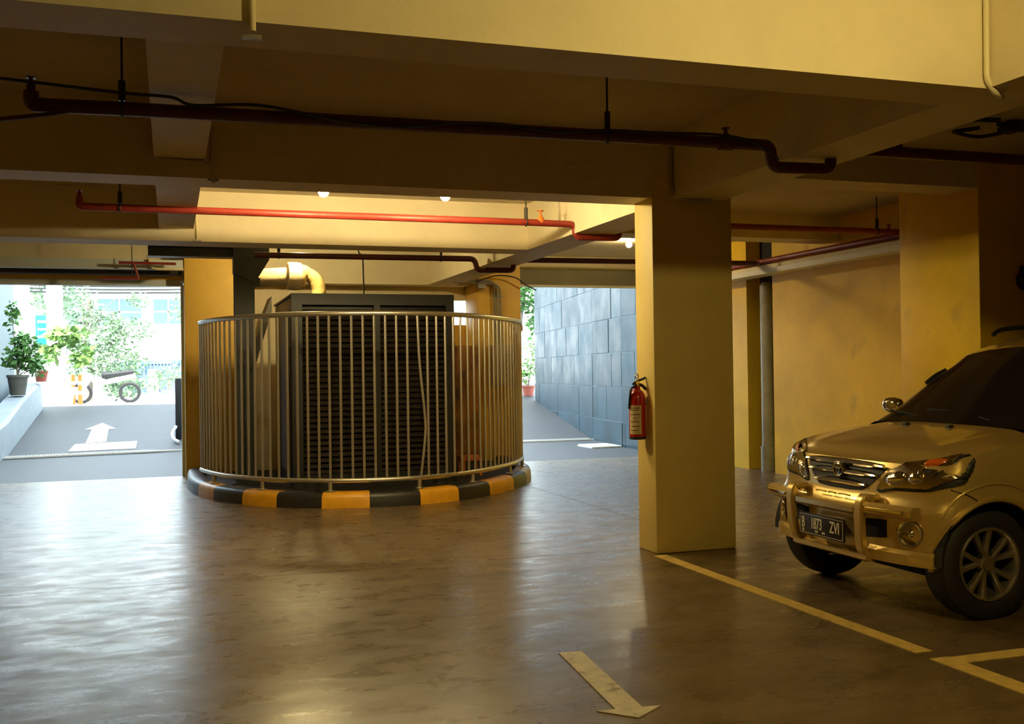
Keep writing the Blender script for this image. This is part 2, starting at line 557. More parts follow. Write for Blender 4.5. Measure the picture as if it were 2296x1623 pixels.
# ------------------------------------------------------------------ painted markings on the floor
def flat(name, poly, m, label, cat, z0=0.0, h=0.004):
    o = MB().prism(poly, z0 + 0.0005, z0 + h).build(name, M[m])
    return tag(o, label, cat)


flat('floor_line', [(3.435, 7.04), (3.535, 7.04), (3.535, 4.18), (3.435, 4.18)], 'linepaint', 'yellow bay line running from the main pillar towards the front', 'marking')
flat('floor_line', [(3.425, 4.07), (3.54, 4.07), (3.54, 3.93), (3.54, 1.5), (3.425, 1.5)], 'linepaint', 'worn yellow bay line continuing past the corner in the front right', 'marking')
flat('floor_line', [(3.54, 4.06), (9.0, 4.06), (9.0, 3.955), (3.54, 3.955)], 'linepaint', 'yellow bay line turning off beside the parked car', 'marking')


def arrow_poly(tail, tip, w, hw, hl):
    a, b = Vector(tail), Vector(tip)
    d = (b - a).normalized()
    n = Vector((-d.y, d.x))
    k = b - d * hl
    return [tuple(p) for p in (a + n * w, k + n * w, k + n * hw, b, k - n * hw, k - n * w, a - n * w)]


flat('floor_arrow', arrow_poly((1.875, 4.80), (1.775, 3.80), 0.058, 0.14, 0.12), 'arrowpaint', 'worn pale direction arrow on the floor pointing to the front', 'marking')
flat('floor_line', [(-2.06, 7.3), (-1.96, 7.3), (-1.90, 5.9), (-2.0, 5.9)], 'arrowpaint', 'worn pale line on the shiny floor by the left edge', 'marking')

# ------------------------------------------------------------------ kerb around the generator
def catmull2(pts, step):
    P = smooth_path([Vector((x, y, 0)) for x, y in pts], 24)
    out = [P[0]]
    acc = 0
    for i in range(1, len(P)):
        acc += (P[i] - P[i - 1]).length
        if acc >= step:
            out.append(P[i])
            acc = 0
    return out


KERB = [(0.22, 14.55), (0.20, 13.6), (0.235, 13.0), (0.31, 12.55), (0.463, 12.04), (0.72, 11.55), (1.04, 11.13), (1.47, 10.85), (1.95, 10.705), (2.49, 10.70), (3.0, 10.88),
        (3.45, 11.21), (3.87, 11.68), (4.2, 12.16), (4.46, 12.72), (4.62, 13.35), (4.72, 14.0), (4.76, 14.55)]
KP = catmull2(KERB, 0.03)


def arclen(P):
    L = [0]
    for i in range(1, len(P)):
        L.append(L[-1] + (P[i] - P[i - 1]).length)
    return L


KL = arclen(KP)


def at_len(P, L, s):
    s = max(0, min(L[-1] - 1e-6, s))
    for i in range(len(L) - 1):
        if L[i + 1] >= s:
            t = (s - L[i]) / max(1e-9, L[i + 1] - L[i])
            p = P[i].lerp(P[i + 1], t)
            d = (P[min(i + 2, len(P) - 1)] - P[max(i - 1, 0)]).normalized()
            return p, d
    return P[-1], (P[-1] - P[-2]).normalized()


def s_of(x, y):
    q = Vector((x, y, 0))
    return min(range(len(KP)), key=lambda i: (KP[i] - q).length)


kerb = thing('painted_kerb', 'curved kerb in black and yellow blocks around the generator', 'kerb', (2.3, 12.5, 0))
kerb['kind'] = 'thing'
marks = [0.0] + [KL[s_of(x, y)] for x, y in ((0.285, 12.57), (0.46, 12.04), (0.72, 11.54), (1.057, 11.11), (1.485, 10.84), (1.97, 10.70), (2.49, 10.70), (2.985, 10.89), (3.44, 11.21), (3.866, 11.69), (4.2, 12.17), (4.46, 12.72))] + [KL[-1]]
kcols = ['kerb_black', 'kerb_yellow', 'kerb_black', 'kerb_yellow', 'kerb_black', 'kerb_yellow', 'kerb_black', 'kerb_yellow', 'kerb_black', 'kerb_yellow', 'kerb_black', 'kerb_white', 'kerb_black']
KPROF = [(0.0, 0.0), (0.005, 0.10), (0.02, 0.138), (0.055, 0.158), (0.17, 0.162), (0.205, 0.15), (0.22, 0.0)]
for i in range(len(marks) - 1):
    a, b_ = marks[i] + 0.002, marks[i + 1] - 0.002
    n = max(3, int((b_ - a) / 0.06))
    mb = MB()
    vs = []
    for k in range(n + 1):
        p, d = at_len(KP, KL, a + (b_ - a) * k / n)
        nrm = Vector((-d.y, d.x, 0))
        for (u, z) in KPROF:
            q = p + nrm * u * 1.0
            vs.append((q.x, q.y, z))
    m_ = len(KPROF)
    fs = []
    for k in range(n):
        for j in range(m_):
            fs.append((k * m_ + j, k * m_ + (j + 1) % m_, (k + 1) * m_ + (j + 1) % m_, (k + 1) * m_ + j))
    fs.append(tuple(range(m_)))
    fs.append(tuple(n * m_ + j for j in range(m_)))
    mb.add(vs, fs).build('kerb_block', M[kcols[i]], kerb, smooth=True, label={'kerb_black': 'black painted kerb block', 'kerb_yellow': 'yellow painted kerb block', 'kerb_white': 'worn whitish kerb block'}[kcols[i]])

# inner plinth that fills the kerb ring (near-black)
inner = [at_len(KP, KL, KL[-1] * k / 60) for k in range(61)]
poly = [(p.x - d.y * 0.22, p.y + d.x * 0.22) for p, d in inner]
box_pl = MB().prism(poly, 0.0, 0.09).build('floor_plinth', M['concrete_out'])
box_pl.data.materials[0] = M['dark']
struct(box_pl, 'low dark plinth inside the kerb')

# ------------------------------------------------------------------ railing
RP = []
for k in range(400):
    s_ = KL[-1] * k / 399
    p, d = at_len(KP, KL, s_)
    q = p + Vector((-d.y, d.x, 0)) * 0.115
    RP.append(q)
RP = [q for q in RP if not (q.x < 1 and q.y > 12.95) and not (q.x > 3 and q.y > 12.95)]
RL = arclen(RP)
rail = thing('guard_railing', 'curved stainless steel railing with upright bars around the generator', 'railing', (2.3, 12.5, 0.16))
ZT, ZB = 2.03, 0.275


def rail_path(z, step=0.06, s0=0.0, s1=None):
    s1 = RL[-1] if s1 is None else s1
    n = int((s1 - s0) / step)
    return [Vector((*at_len(RP, RL, s0 + (s1 - s0) * k / n)[0].xy, z)) for k in range(n + 1)]


top = rail_path(ZT)
top = top + [top[-1] + Vector((0.02, 0.03, -0.03)), top[-1] + Vector((0.025, 0.035, -0.10))]
MB().tube(top, 0.028, 10).build('top_rail', M['steel'], rail, smooth=True)
MB().tube(rail_path(ZB), 0.026, 10).build('bottom_rail', M['steel'], rail, smooth=True)
nb = int(RL[-1] / 0.118)
base_mb = MB().tube([(0, 0, ZB), (0, 0, ZT)], 0.0135, 8, cap=False)
proto = None
bent_s = None
for k in range(nb + 1):
    p, d = at_len(RP, RL, RL[-1] * (k + 0.0) / nb)
    if proto is None:
        proto = MB().tube([(p.x, p.y, ZB), (p.x, p.y, ZT)], 0.0135, 8, cap=False).build('baluster', M['steel'], rail, smooth=True)
        p0 = p
        continue
    if bent_s is None and p.x > 2.42:
        bent_s = k
        mb = MB().tube([(p.x, p.y, ZT), (p.x + 0.02, p.y, 1.5), (p.x + 0.075, p.y + 0.02, 0.95), (p.x + 0.075, p.y + 0.01, 0.72), (p.x + 0.02, p.y, ZB)], 0.0135, 8, cap=False, sub=5)
        mb.build('baluster', M['steel'], rail, smooth=True, label='bowed bar of the railing')
        continue
    if k % 6 == 2:
        o = share(proto, 'baluster', rail, (p.x - p0.x, p.y - p0.y, 0))
        a = random.uniform(-0.006, 0.006)
        o.rotation_euler = (0, 0, 0)
    else:
        share(proto, 'baluster', rail, (p.x - p0.x, p.y - p0.y, 0))
for (x, y) in [(0.50, 12.35), (0.98, 11.45), (1.62, 10.97), (2.52, 10.83), (3.2, 11.2), (3.86, 11.95), (4.36, 12.75)]:
    q = min(RP, key=lambda v: (v.x - x) ** 2 + (v.y - y) ** 2)
    post = MB().tube([(q.x, q.y, 0.164), (q.x, q.y, ZB)], 0.022, 10).build('rail_foot', M['steel'], rail, smooth=True)
    MB().lathe((q.x, q.y, 0.163), [(0.05, 0), (0.05, 0.008), (0.024, 0.016)], n=14).build('foot_flange', M['steel'], post, smooth=True)

# ------------------------------------------------------------------ generator housing
GX0, GX1, GY, GZ = 1.335, 3.255, 12.0, 2.325
gen = thing('generator', 'dark generator housing with louvred front behind the railing', 'generator', (2.3, 13.0, 0.09))
MB().bbox((GX0 + 0.02, GY + 0.10, 0.09), (GX1 - 0.02, 14.1, GZ - 0.02), 0.015).build('housing', M['housing'], gen, smooth=True)
fr = MB()
fr.box((GX0, GY, 0.09), (GX0 + 0.12, GY + 0.1, GZ)).box((GX1 - 0.10, GY, 0.09), (GX1, GY + 0.1, GZ))
fr.box((GX0 + 0.12, GY, GZ - 0.13), (GX1 - 0.1, GY + 0.1, GZ)).box((GX0 + 0.12, GY, 0.09), (GX1 - 0.1, GY + 0.1, 0.24))
fr.box((2.285, GY, 0.24), (2.355, GY + 0.1, GZ - 0.13)).box((GX0, GY + 0.1, GZ - 0.02), (GX1, 14.12, GZ))
fr.build('front_frame', M['housing'], gen)
for (x0, x1) in ((GX0 + 0.12, 2.285), (2.355, GX1 - 0.10)):
    z = 0.27
    p = None
    while z < GZ - 0.15:
        if p is None:
            p = MB().obox(((x0 + x1) / 2, GY + 0.045, z), (1, 0, 0), (0, cos(0.75), sin(0.75)), (0, -sin(0.75), cos(0.75)), (x1 - x0) / 2, 0.032, 0.004).build('louver_slat', M['slat'], gen)
            z0 = z
        else:
            share(p, 'louver_slat', gen, (0, 0, z - z0))
        z += 0.066
# side door of the housing facing the left, with a latch
sd = MB().bbox((GX0 - 0.012, 12.22, 0.25), (GX0 + 0.01, 13.1, 2.15), 0.006).build('side_door', M['door_grey'], gen)
MB().box((GX0 - 0.03, 12.30, 1.15), (GX0 - 0.012, 12.34, 1.32)).build('latch', M['black'], sd)
MB().bbox((GX0 + 0.1, 12.2, 0.09), (GX1 - 0.1, 14.0, 0.10), 0.003).build('base_frame', M['dark'], gen)
# cooling duct at the left of the housing, sloping
MB().add([(1.0, 14.2, 1.2), (1.32, 14.2, 2.25), (1.32, 14.2, 2.45), (1.0, 14.2, 1.6), (1.0, 14.9, 1.2), (1.32, 14.9, 2.25), (1.32, 14.9, 2.45), (1.0, 14.9, 1.6)],
         [(0, 1, 2, 3), (7, 6, 5, 4), (0, 4, 5, 1), (1, 5, 6, 2), (2, 6, 7, 3), (3, 7, 4, 0)]).build('duct', M['door_grey'], gen)
# floor-level oil drum tray / orange jack seen at the right of the housing
tj = thing('orange_stand', 'small orange steel stand on the plinth right of the generator', 'stand', (3.62, 12.6, 0.09))
MB().bbox((3.48, 12.5, 0.28), (3.74, 12.75, 0.34), 0.01).build('stand_top', M['orange'], tj, smooth=True)
for (dx, dy) in ((3.50, 12.52), (3.72, 12.52), (3.50, 12.73), (3.72, 12.73)):
    MB().tube([(dx, dy, 0.09), (dx, dy, 0.29)], 0.018, 8).build('leg', M['orange'], tj, smooth=True)
tk = thing('fuel_tank', 'rusty orange-brown tank standing right of the generator', 'tank', (3.72, 13.7, 0.09))
rust = mat('rusty_paint', (0.45, 0.20, 0.04), 0.55, noise=0.5, nscale=4, stain=((0.10, 0.05, 0.02), 3.0, 0.52, 0.9))
MB().bbox((3.42, 13.4, 0.25), (3.98, 14.2, 1.75), 0.05).build('tank_body', rust, tk, smooth=True)
for (dx, dy) in ((3.47, 13.45), (3.92, 13.45), (3.47, 14.14), (3.92, 14.14)):
    MB().box((dx - 0.025, dy - 0.025, 0.09), (dx + 0.025, dy + 0.025, 0.27)).build('leg', rust, tk)
MB().lathe((3.7, 13.8, 1.75), [(0.05, 0), (0.05, 0.05), (0.03, 0.06)], n=14).build('filler_cap', M['black'], tk, smooth=True)

# ------------------------------------------------------------------ exhaust pipe
ex = thing('exhaust_pipe', 'fat cream lagged exhaust pipe bending down into the generator', 'pipe', (1.5, 13.2, 2.6))
MB().tube([(0.96, 13.3, 2.60), (1.46, 13.2, 2.63)], 0.115, 24).build('straight_run', M['lagging'], ex, smooth=True)
MB().lathe((1.42, 13.2, 2.63), [(0.16, 0.0), (0.175, 0.01), (0.178, 0.10), (0.17, 0.17), (0.12, 0.175)], axis='x', n=28).build('flange', M['lagging'], ex, smooth=True)
MB().tube([(1.57, 13.2, 2.63), (1.66, 13.19, 2.65), (1.75, 13.18, 2.60), (1.80, 13.17, 2.50), (1.81, 13.16, 2.43), (1.80, 13.15, 2.357)], [0.14, 0.145, 0.14, 0.13, 0.112, 0.09], 22, sub=4).build('elbow', M['lagging_yellow'], ex, smooth=True)

# ------------------------------------------------------------------ dark steel column with beam
sc = thing('steel_column', 'dark green steel column with bracket left of the generator', 'column', (0.865, 12.8, 0.09))
MB().box((0.75, 12.74, 0.09), (0.985, 12.755, 2.9)).box((0.75, 12.93, 0.09), (0.985, 12.945, 2.9)).box((0.86, 12.755, 0.09), (0.875, 12.93, 2.9)).build('shaft', M['column'], sc)
MB().add([(0.74, 12.72, 2.62), (0.99, 12.72, 2.50), (1.16, 12.72, 2.78), (1.16, 12.72, 2.93), (0.74, 12.72, 2.93), (0.74, 12.95, 2.62), (0.99, 12.95, 2.50), (1.16, 12.95, 2.78), (1.16, 12.95, 2.93), (0.74, 12.95, 2.93)],
         [(4, 3, 2, 1, 0), (5, 6, 7, 8, 9), (0, 1, 6, 5), (1, 2, 7, 6), (2, 3, 8, 7), (3, 4, 9, 8), (4, 0, 5, 9)]).build('bracket', M['column'], sc)
MB().box((0.96, 12.73, 2.47), (1.05, 12.94, 2.56)).build('stop_block', M['column'], sc)
MB().box((0.70, 12.70, 0.09), (1.03, 12.98, 0.11)).build('base_plate', M['column'], sc)
sb = thing('steel_beam', 'dark steel beam hung below the third ceiling beam at left', 'beam', (0.3, 12.82, 2.93))
MB().box((-0.22, 12.74, 2.915), (1.16, 12.94, 2.93)).box((-0.22, 12.74, 2.80), (0.74, 12.94, 2.815)).box((-0.22, 12.83, 2.815), (0.74, 12.85, 2.915)).build('web', M['column'], sb)
for x in (-0.1, 0.55):
    MB().tube([(x, 12.84, 2.93), (x, 12.84, CZ)], 0.012, 6).build('hanger_rod', M['cable'], sb)

# ------------------------------------------------------------------ electrical panel and conduits on the back pillar
pn = thing('electrical_panel', 'grey-brown electrical box on the back pillar behind the railing', 'panel', (4.66, 14.6, 1.2))
MB().bbox((4.48, 14.40, 1.19), (4.86, 14.598, 1.79), 0.01).build('cabinet', M['panelbox'], pn, smooth=True)
dr = MB().bbox((4.495, 14.385, 1.205), (4.845, 14.402, 1.775), 0.004).build('cabinet_door', M['panelbox'], pn, smooth=True)
MB().lathe((4.82, 14.386, 1.5), [(0.014, 0), (0.014, -0.012), (0.008, -0.016)], axis='y', n=12).build('lock', M['black'], dr, smooth=True)
for k in range(4):
    MB().box((4.68, 14.380, 1.32 + k * 0.1), (4.70, 14.386, 1.36 + k * 0.1)).build('indicator', M['black'], dr)
cd = thing('conduit_bundle', 'bundle of grey conduits bending down the back pillar to the electrical box', 'conduit', (4.6, 14.5, 2.7))
for i, dx in enumerate((0.0, 0.045, 0.09)):
    MB().tube(rounded([(3.80 + dx * 0.4, 14.5, 3.15), (3.84 + dx * 0.4, 14.52, 2.74 - dx * 0.4), (4.56 + dx, 14.55, 2.74 - dx * 0.6), (4.585 + dx, 14.57, 1.80)], 0.12), 0.015, 8).build('conduit', M['galv'], cd, smooth=True)
MB().box((4.30, 14.50, 2.62), (4.42, 14.595, 2.68)).build('junction_box', M['galv'], cd)
for z in (2.5, 2.2):
    MB().box((4.55, 14.575, z), (4.71, 14.598, z + 0.02)).build('pipe_clip', M['galv'], cd)
cw = MB().tube([(4.25, 14.45, 2.70), (4.55, 14.45, 2.80), (4.85, 14.45, 2.78), (5.02, 14.48, 2.68), (5.2, 14.5, 2.60)], 0.009, 6, sub=5).build('loose_cable', M['cable'])
tag(cw, 'loose grey cable curling past the corner of the back pillar', 'cable')

# ------------------------------------------------------------------ sprinkler pipes
def elbow_head(mb, x, y, z, up=0.1):
    mb.tube(rounded([(x + 0.12, y, z), (x, y, z), (x, y, z + up)], 0.05), 0.03, 12)


def sprinkler(x, y, z, par, m='red'):
    h = MB().lathe((x, y, z), [(0.020, 0), (0.022, 0.03), (0.014, 0.035), (0.010, 0.06), (0.026, 0.062), (0.026, 0.068), (0.004, 0.07)], n=12).build('sprinkler_head', M[m], par, smooth=True)
    return h


def hanger(x, y, z, par, r):
    cl = MB().tube([(x, y + r * cos(a), z + r * sin(a)) for a in [2 * pi * k / 14 for k in range(14)]], 0.006, 6, closed=True).build('pipe_clamp', M['cable'], par, smooth=True)
    MB().tube([(x, y, z + r), (x, y, z + r + 0.10)], 0.018, 8).build('clamp_nut', M['cable'], par, smooth=True)
    MB().tube([(x, y, z + r + 0.08), (x, y, CZ)], 0.0065, 6).build('hanger_rod', M['cable'], par)
    return cl


# near pipe in the first bay
py = 5.5
k5 = py / 5.0


def P1(x, z):
    return (x * k5, py, 1.4 + (z - 1.4) * k5)


p1 = thing('sprinkler_pipe', 'red sprinkler pipe, colour darkened for shade, across the near bay, closest to the camera', 'pipe', P1(1.5, 2.62))
run = [P1(-0.567, 2.665), P1(-0.567, 2.607), P1(-0.19, 2.614), P1(2.205, 2.632), P1(3.19, 2.636), P1(3.20, 2.515), P1(3.582, 2.522), P1(3.582, 2.64), P1(3.85, 2.642), P1(8.2, 2.66)]
MB().tube(rounded(run, 0.055, 6), 0.036, 14).build('pipe_run', M['red_shaded'], p1, smooth=True)
sprinkler(*P1(-0.567, 2.668), p1, 'red_shaded')
sprinkler(*P1(2.909, 2.655), p1, 'red_shaded')
MB().tube([P1(2.87, 2.634), P1(2.95, 2.635)], 0.044, 14).build('tee_fitting', M['red_shaded'], p1, smooth=True)
sprinkler(*P1(4.05, 2.665), p1, 'red_shaded')
for x, z in ((-0.19, 2.614), (2.205, 2.632)):
    hanger(P1(x, z)[0], py, P1(x, z)[2], p1, 0.040)
def PC(x, z):
    q = P1(x, z)
    return (q[0], q[1] - 0.052, q[2])


c1 = MB().tube([PC(-1.9, 2.71), PC(-1.2, 2.72), PC(-0.65, 2.70), PC(-0.2, 2.675), PC(0.02, 2.67), PC(0.12, 2.64), PC(0.4, 2.66), PC(0.65, 2.63), PC(0.85, 2.605), PC(1.1, 2.60), PC(1.35, 2.635), PC(1.6, 2.645), PC(1.9, 2.625), PC(2.2, 2.65), PC(2.5, 2.655),
               PC(2.8, 2.665), PC(3.0, 2.65), PC(3.13, 2.60), PC(3.21, 2.55)], 0.008, 6, sub=6).build('sagging_cable', M['cable'])
tag(c1, 'thin black cable draped along the near sprinkler pipe', 'cable')
c2 = MB().tube([PC(-0.40, 2.58), PC(-0.56, 2.545), PC(-0.9, 2.50), PC(-1.6, 2.48)], 0.012, 6, sub=5).build('sagging_cable', M['red_shaded'])
tag(c2, 'dark red cable hanging down to the left from the near sprinkler pipe', 'cable')

# second bay
p2 = thing('sprinkler_pipe', 'red sprinkler pipe in front of the bright third beam', 'pipe', (1.5, 9.8, 2.9))
k2 = 9.15 / 8.6
py2 = 9.15


def P2(x, z):
    return (x * k2, py2, 1.4 + (z - 1.4) * k2)


run = [P2(-0.642, 2.775), P2(-0.642, 2.715), P2(-0.35, 2.713), P2(3.0, 2.709), P2(3.46, 2.705), P2(3.47, 2.59), P2(3.89, 2.595), P2(3.89, 2.70), P2(4.3, 2.737), P2(6.95, 2.738)]
MB().tube(rounded(run, 0.06, 6), 0.032, 14).build('pipe_run', M['red'], p2, smooth=True)
sprinkler(*P2(-0.642, 2.775), p2)
tap = MB().lathe(P2(3.135, 2.707), [(0.034, 0), (0.034, 0.04), (0.022, 0.06), (0.013, 0.075), (0.010, 0.11), (0.032, 0.112), (0.032, 0.12), (0.004, 0.121)], n=14).build('drain_tap', M['orange'], p2, smooth=True)
for x, z in ((-0.35, 2.713), (3.0, 2.709), (6.69, 2.738)):
    hanger(P2(x, z)[0], py2, P2(x, z)[2], p2, 0.036)
sprinkler(*P2(6.83, 2.75), p2)
# third bay
p3 = thing('sprinkler_pipe', 'red sprinkler pipe, colour darkened for shade, beyond the third beam, above the generator', 'pipe', (2.5, 12.0, 2.75))
run = [(0.93, 12.0, 2.752), (3.52, 12.0, 2.762), (3.55, 12.0, 2.628), (4.015, 12.0, 2.632), (4.015, 12.0, 2.762), (4.3, 12.0, 2.763), (7.40, 12.0, 2.785)]
MB().tube(rounded(run, 0.06, 6), 0.034, 14).build('pipe_run', M['red_shaded'], p3, smooth=True)
for x, z in ((1.2, 2.753), (3.1, 2.76), (6.9, 2.78)):
    hanger(x, 12.0, z, p3, 0.038)
# pipe along the right wall
p4 = thing('sprinkler_pipe', 'red pipe running on the white ledge along the right wall', 'pipe', (7.45, 11, 2.83))
MB().tube([(7.45, 8.3, 2.80), (7.45, 15.1, 2.80)], 0.036, 14).build('pipe_run', M['red'], p4, smooth=True)
for y in (9.0, 12.7):
    MB().box((7.42, y, 2.74), (7.48, y + 0.03, 2.765)).build('pipe_clip', M['galv'], p4)
# pipe under the left header
p5 = thing('sprinkler_pipe', 'thin red pipe bending under the header of the left way out', 'pipe', (-0.7, 14.2, 2.85))
MB().tube(rounded([(0.1, 14.2, 2.86), (-0.6, 14.2, 2.865)], 0.04), 0.018, 8).build('pipe_run', M['red'], p5, smooth=True)
MB().tube(rounded([(-0.42, 14.2, 2.86), (-0.36, 14.2, 2.66), (-0.80, 14.2, 2.66)], 0.02), 0.016, 8).build('pipe_drop', M['red'], p5, smooth=True)
MB().tube([(-0.44, 14.2, CZ), (-0.44, 14.2, 2.67)], 0.006, 6).build('hanger_rod', M['cable'], p5)

# vertical drain pipe in the recess
dp = thing('drain_pipe', 'tall grey drain pipe in the black recess of the right wall', 'pipe', (7.72, 12.25, 0))
MB().lathe((7.72, 12.26, 0), [(0.10, 0), (0.10, 0.30), (0.085, 0.31), (0.085, 2.5), (0.06, 2.56)], n=20).build('pipe_run', M['greypipe'], dp, smooth=True)
MB().lathe((7.72, 12.26, 0.3), [(0.104, 0), (0.104, 0.03)], n=20).build('collar', M['greypipe'], dp, smooth=True)

# conduits on beams
def conduit(label, pts, r=0.014, m='conduit', clips=()):
    t = thing('conduit', label, 'conduit', pts[0])
    MB().tube(rounded(pts, 0.07, 6), r, 10).build('tube', M[m], t, smooth=True)
    for c in clips:
        MB().box((c[0] - 0.035, c[1] - 0.012, c[2] - 0.008), (c[0] + 0.035, c[1] + 0.012, c[2] + 0.008)).build('saddle', M['galv'], t)
    return t


conduit('cream conduit down the near beam by the top right corner', [(3.655, 3.885, CZ), (3.650, 3.885, 2.73), (3.70, 3.89, 2.68), (3.80, 3.95, 2.68)], 0.014)
conduit('cream conduit stub down the near beam above the left beam', [(0.30, 3.89, CZ), (0.304, 3.89, 2.66)], 0.013, clips=((0.304, 3.93, 2.65),))
conduit('brown conduit down the second beam beside the left beam', [(0.285, 7.098, 3.05), (0.29, 7.098, 2.67)], 0.012, 'ceiling', clips=((0.29, 7.11, 2.69),))
conduit('brown conduit looping under the left beam at the second beam', [(-0.085, 7.09, 3.0), (-0.085, 7.09, 2.81), (0.25, 7.09, 2.80), (0.25, 7.09, 2.9)], 0.013, 'ceiling')
conduit('grey conduit at the head of the main pillar', [(3.655, 7.09, 3.1), (3.655, 7.09, 2.735), (3.75, 7.06, 2.685), (3.98, 7.04, 2.685)], 0.010, 'galv')
conduit('cream conduit down the third beam beside the left beam', [(0.265, 10.465, 3.1), (0.275, 10.465, 2.70)], 0.012, clips=((0.275, 10.47, 2.71),))
conduit('thin black conduit dropping to the top of the generator', [(2.18, 12.5, CZ), (2.20, 12.5, 2.86), (2.25, 12.5, 2.83), (2.26, 12.5, 2.36)], 0.010, 'cable')
conduit('cream conduit under the header of the left way out', [(0.20, 14.32, 2.80), (-0.20, 14.32, 2.80), (-0.25, 14.32, 2.98)], 0.018)

# ------------------------------------------------------------------ loose wiring on the right ceiling, alarm bell
wl = thing('wiring_cluster', 'tangle of dark conduits and wires on the ceiling above the car', 'wiring', (5.7, 6.1, CZ))
MB().tube([(5.38, 6.0, 3.16), (5.70, 5.95, 3.16)], 0.018, 8).build('conduit', M['cable'], wl)
MB().tube([(5.62, 6.3, 3.15), (5.55, 6.22, 3.13), (5.70, 6.15, 3.15)], 0.016, 8, sub=4).build('conduit', M['cable'], wl, smooth=True)
MB().tube([(5.58, 6.28, 3.14), (5.85, 6.32, 3.13), (6.0, 6.2, 3.15)], 0.014, 8, sub=4).build('conduit', M['cable'], wl, smooth=True)
MB().tube([(5.78, 6.05, 3.16), (5.95, 6.0, 3.16), (6.6, 5.6, 3.165)], 0.018, 8, sub=3).build('conduit', M['cable'], wl, smooth=True)
MB().tube([(5.86, 6.12, 3.14), (5.98, 6.08, 3.14), (6.6, 5.72, 3.15)], 0.022, 8, sub=3).build('conduit', M['cable'], wl, smooth=True)
MB().box((5.86, 6.0, 3.11), (5.96, 6.12, 3.183)).build('junction_box', M['cable'], wl)
al = thing('alarm_bell', 'dark round alarm bell on the pier at the right edge', 'alarm', (7.03, 7.0, 2.12))
MB().lathe((7.03, 7.10, 2.125), [(0.085, 0.0), (0.085, -0.03), (0.07, -0.06), (0.03, -0.075), (0.005, -0.078)], axis='y', n=24).build('gong', M['black'], al, smooth=True)
MB().box((6.99, 7.06, 2.19), (7.07, 7.105, 2.25)).build('mount', M['black'], al)

# ------------------------------------------------------------------ fire extinguisher
EX, EY = 3.415, 7.255
fe = thing('fire_extinguisher', 'red fire extinguisher hanging on the left side of the main pillar', 'extinguisher', (EX, EY, 0.86))
MB().lathe((EX, EY, 0), [(0.052, 0.868), (0.060, 0.872), (0.063, 0.90), (0.063, 1.18), (0.058, 1.21), (0.042, 1.235), (0.026, 1.245), (0.026, 1.27)], n=26).build('cylinder', M['ext_red'], fe, smooth=True)
MB().lathe((EX, EY, 0), [(0.052, 0.862), (0.0635, 0.866), (0.0635, 0.884)], n=26).build('base_ring', M['black'], fe, smooth=True)
lab = MB()
na = 10
a0, a1 = pi * 1.02, pi * 1.52
vs = []
for k in range(na + 1):
    a = a0 + (a1 - a0) * k / na
    for z in (0.905, 1.125):
        vs.append((EX + 0.0642 * cos(a), EY + 0.0642 * sin(a), z))
lab.add(vs, [(2 * k, 2 * k + 2, 2 * k + 3, 2 * k + 1) for k in range(na)])
lo = lab.build('label', M['label'], fe, smooth=True)
for z, w0, w1 in ((1.105, 0.1, 0.9), (1.09, 0.1, 0.8), (1.055, 0.1, 0.9), (1.03, 0.4, 0.6), (1.0, 0.15, 0.85), (0.965, 0.2, 0.9), (0.935, 0.1, 0.7)):
    b = MB()
    vs = []
    for k in range(7):
        a = a0 + (a1 - a0) * (w0 + (w1 - w0) * k / 6)
        for zz in (z - 0.003, z + 0.003):
            vs.append((EX + 0.0648 * cos(a), EY + 0.0648 * sin(a), zz))
    b.add(vs, [(2 * k, 2 * k + 2, 2 * k + 3, 2 * k + 1) for k in range(6)]).build('print_line', M['labelink'], lo)
MB().lathe((EX, EY, 1.268), [(0.018, 0), (0.020, 0.03), (0.012, 0.05)], n=14).build('valve', M['brass'], fe, smooth=True)
MB().tube([(EX - 0.035, EY, 1.285), (EX, EY, 1.31), (EX + 0.05, EY, 1.325), (EX + 0.068, EY - 0.01, 1.338)], 0.010, 8, sub=3).build('lever', M['black'], fe, smooth=True)
MB().tube([(EX - 0.01, EY, 1.285), (EX + 0.04, EY, 1.278), (EX + 0.072, EY - 0.01, 1.245)], 0.012, 8, sub=3).build('carry_handle', M['black'], fe, smooth=True)
MB().tube([(EX - 0.01, EY - 0.01, 1.275), (EX - 0.055, EY - 0.02, 1.255), (EX - 0.068, EY - 0.02, 1.20), (EX - 0.068, EY, 1.10)], 0.009, 8, sub=4).build('hose', M['black'], fe, smooth=True)
MB().tube([(EX - 0.006 + 0.014 * cos(a), EY - 0.012, 1.348 + 0.018 * sin(a)) for a in [2 * pi * k / 12 for k in range(12)]], 0.004, 6, closed=True).build('pull_ring', M['brass'], fe, smooth=True)
MB().box((EX + 0.055, EY - 0.02, 1.14), (3.491, EY + 0.02, 1.165)).build('wall_bracket', M['galv'], fe)

# ------------------------------------------------------------------ roller shutter at the left header
rs = thing('roller_shutter', 'rolled up shutter in its box over the left way out', 'shutter', (-1.5, 14.7, 2.7))
MB().box((-3.0, 14.35, 2.80), (0.19, 14.50, 2.925)).build('shutter_box', M['render_grey'], rs)
MB().lathe((-3.0, 14.75, 2.796), [(0.045, 0), (0.045, 3.18)], axis='x', n=20).build('curtain_roll', M['slat'], rs, smooth=True)
MB().box((-3.0, 14.9, 2.71), (0.19, 14.96, 2.768)).build('guide_bar', M['yellow'], rs)
MB().box((-3.0, 14.91, 2.628), (0.16, 14.97, 2.708)).build('bottom_bar', M['render_grey'], rs)

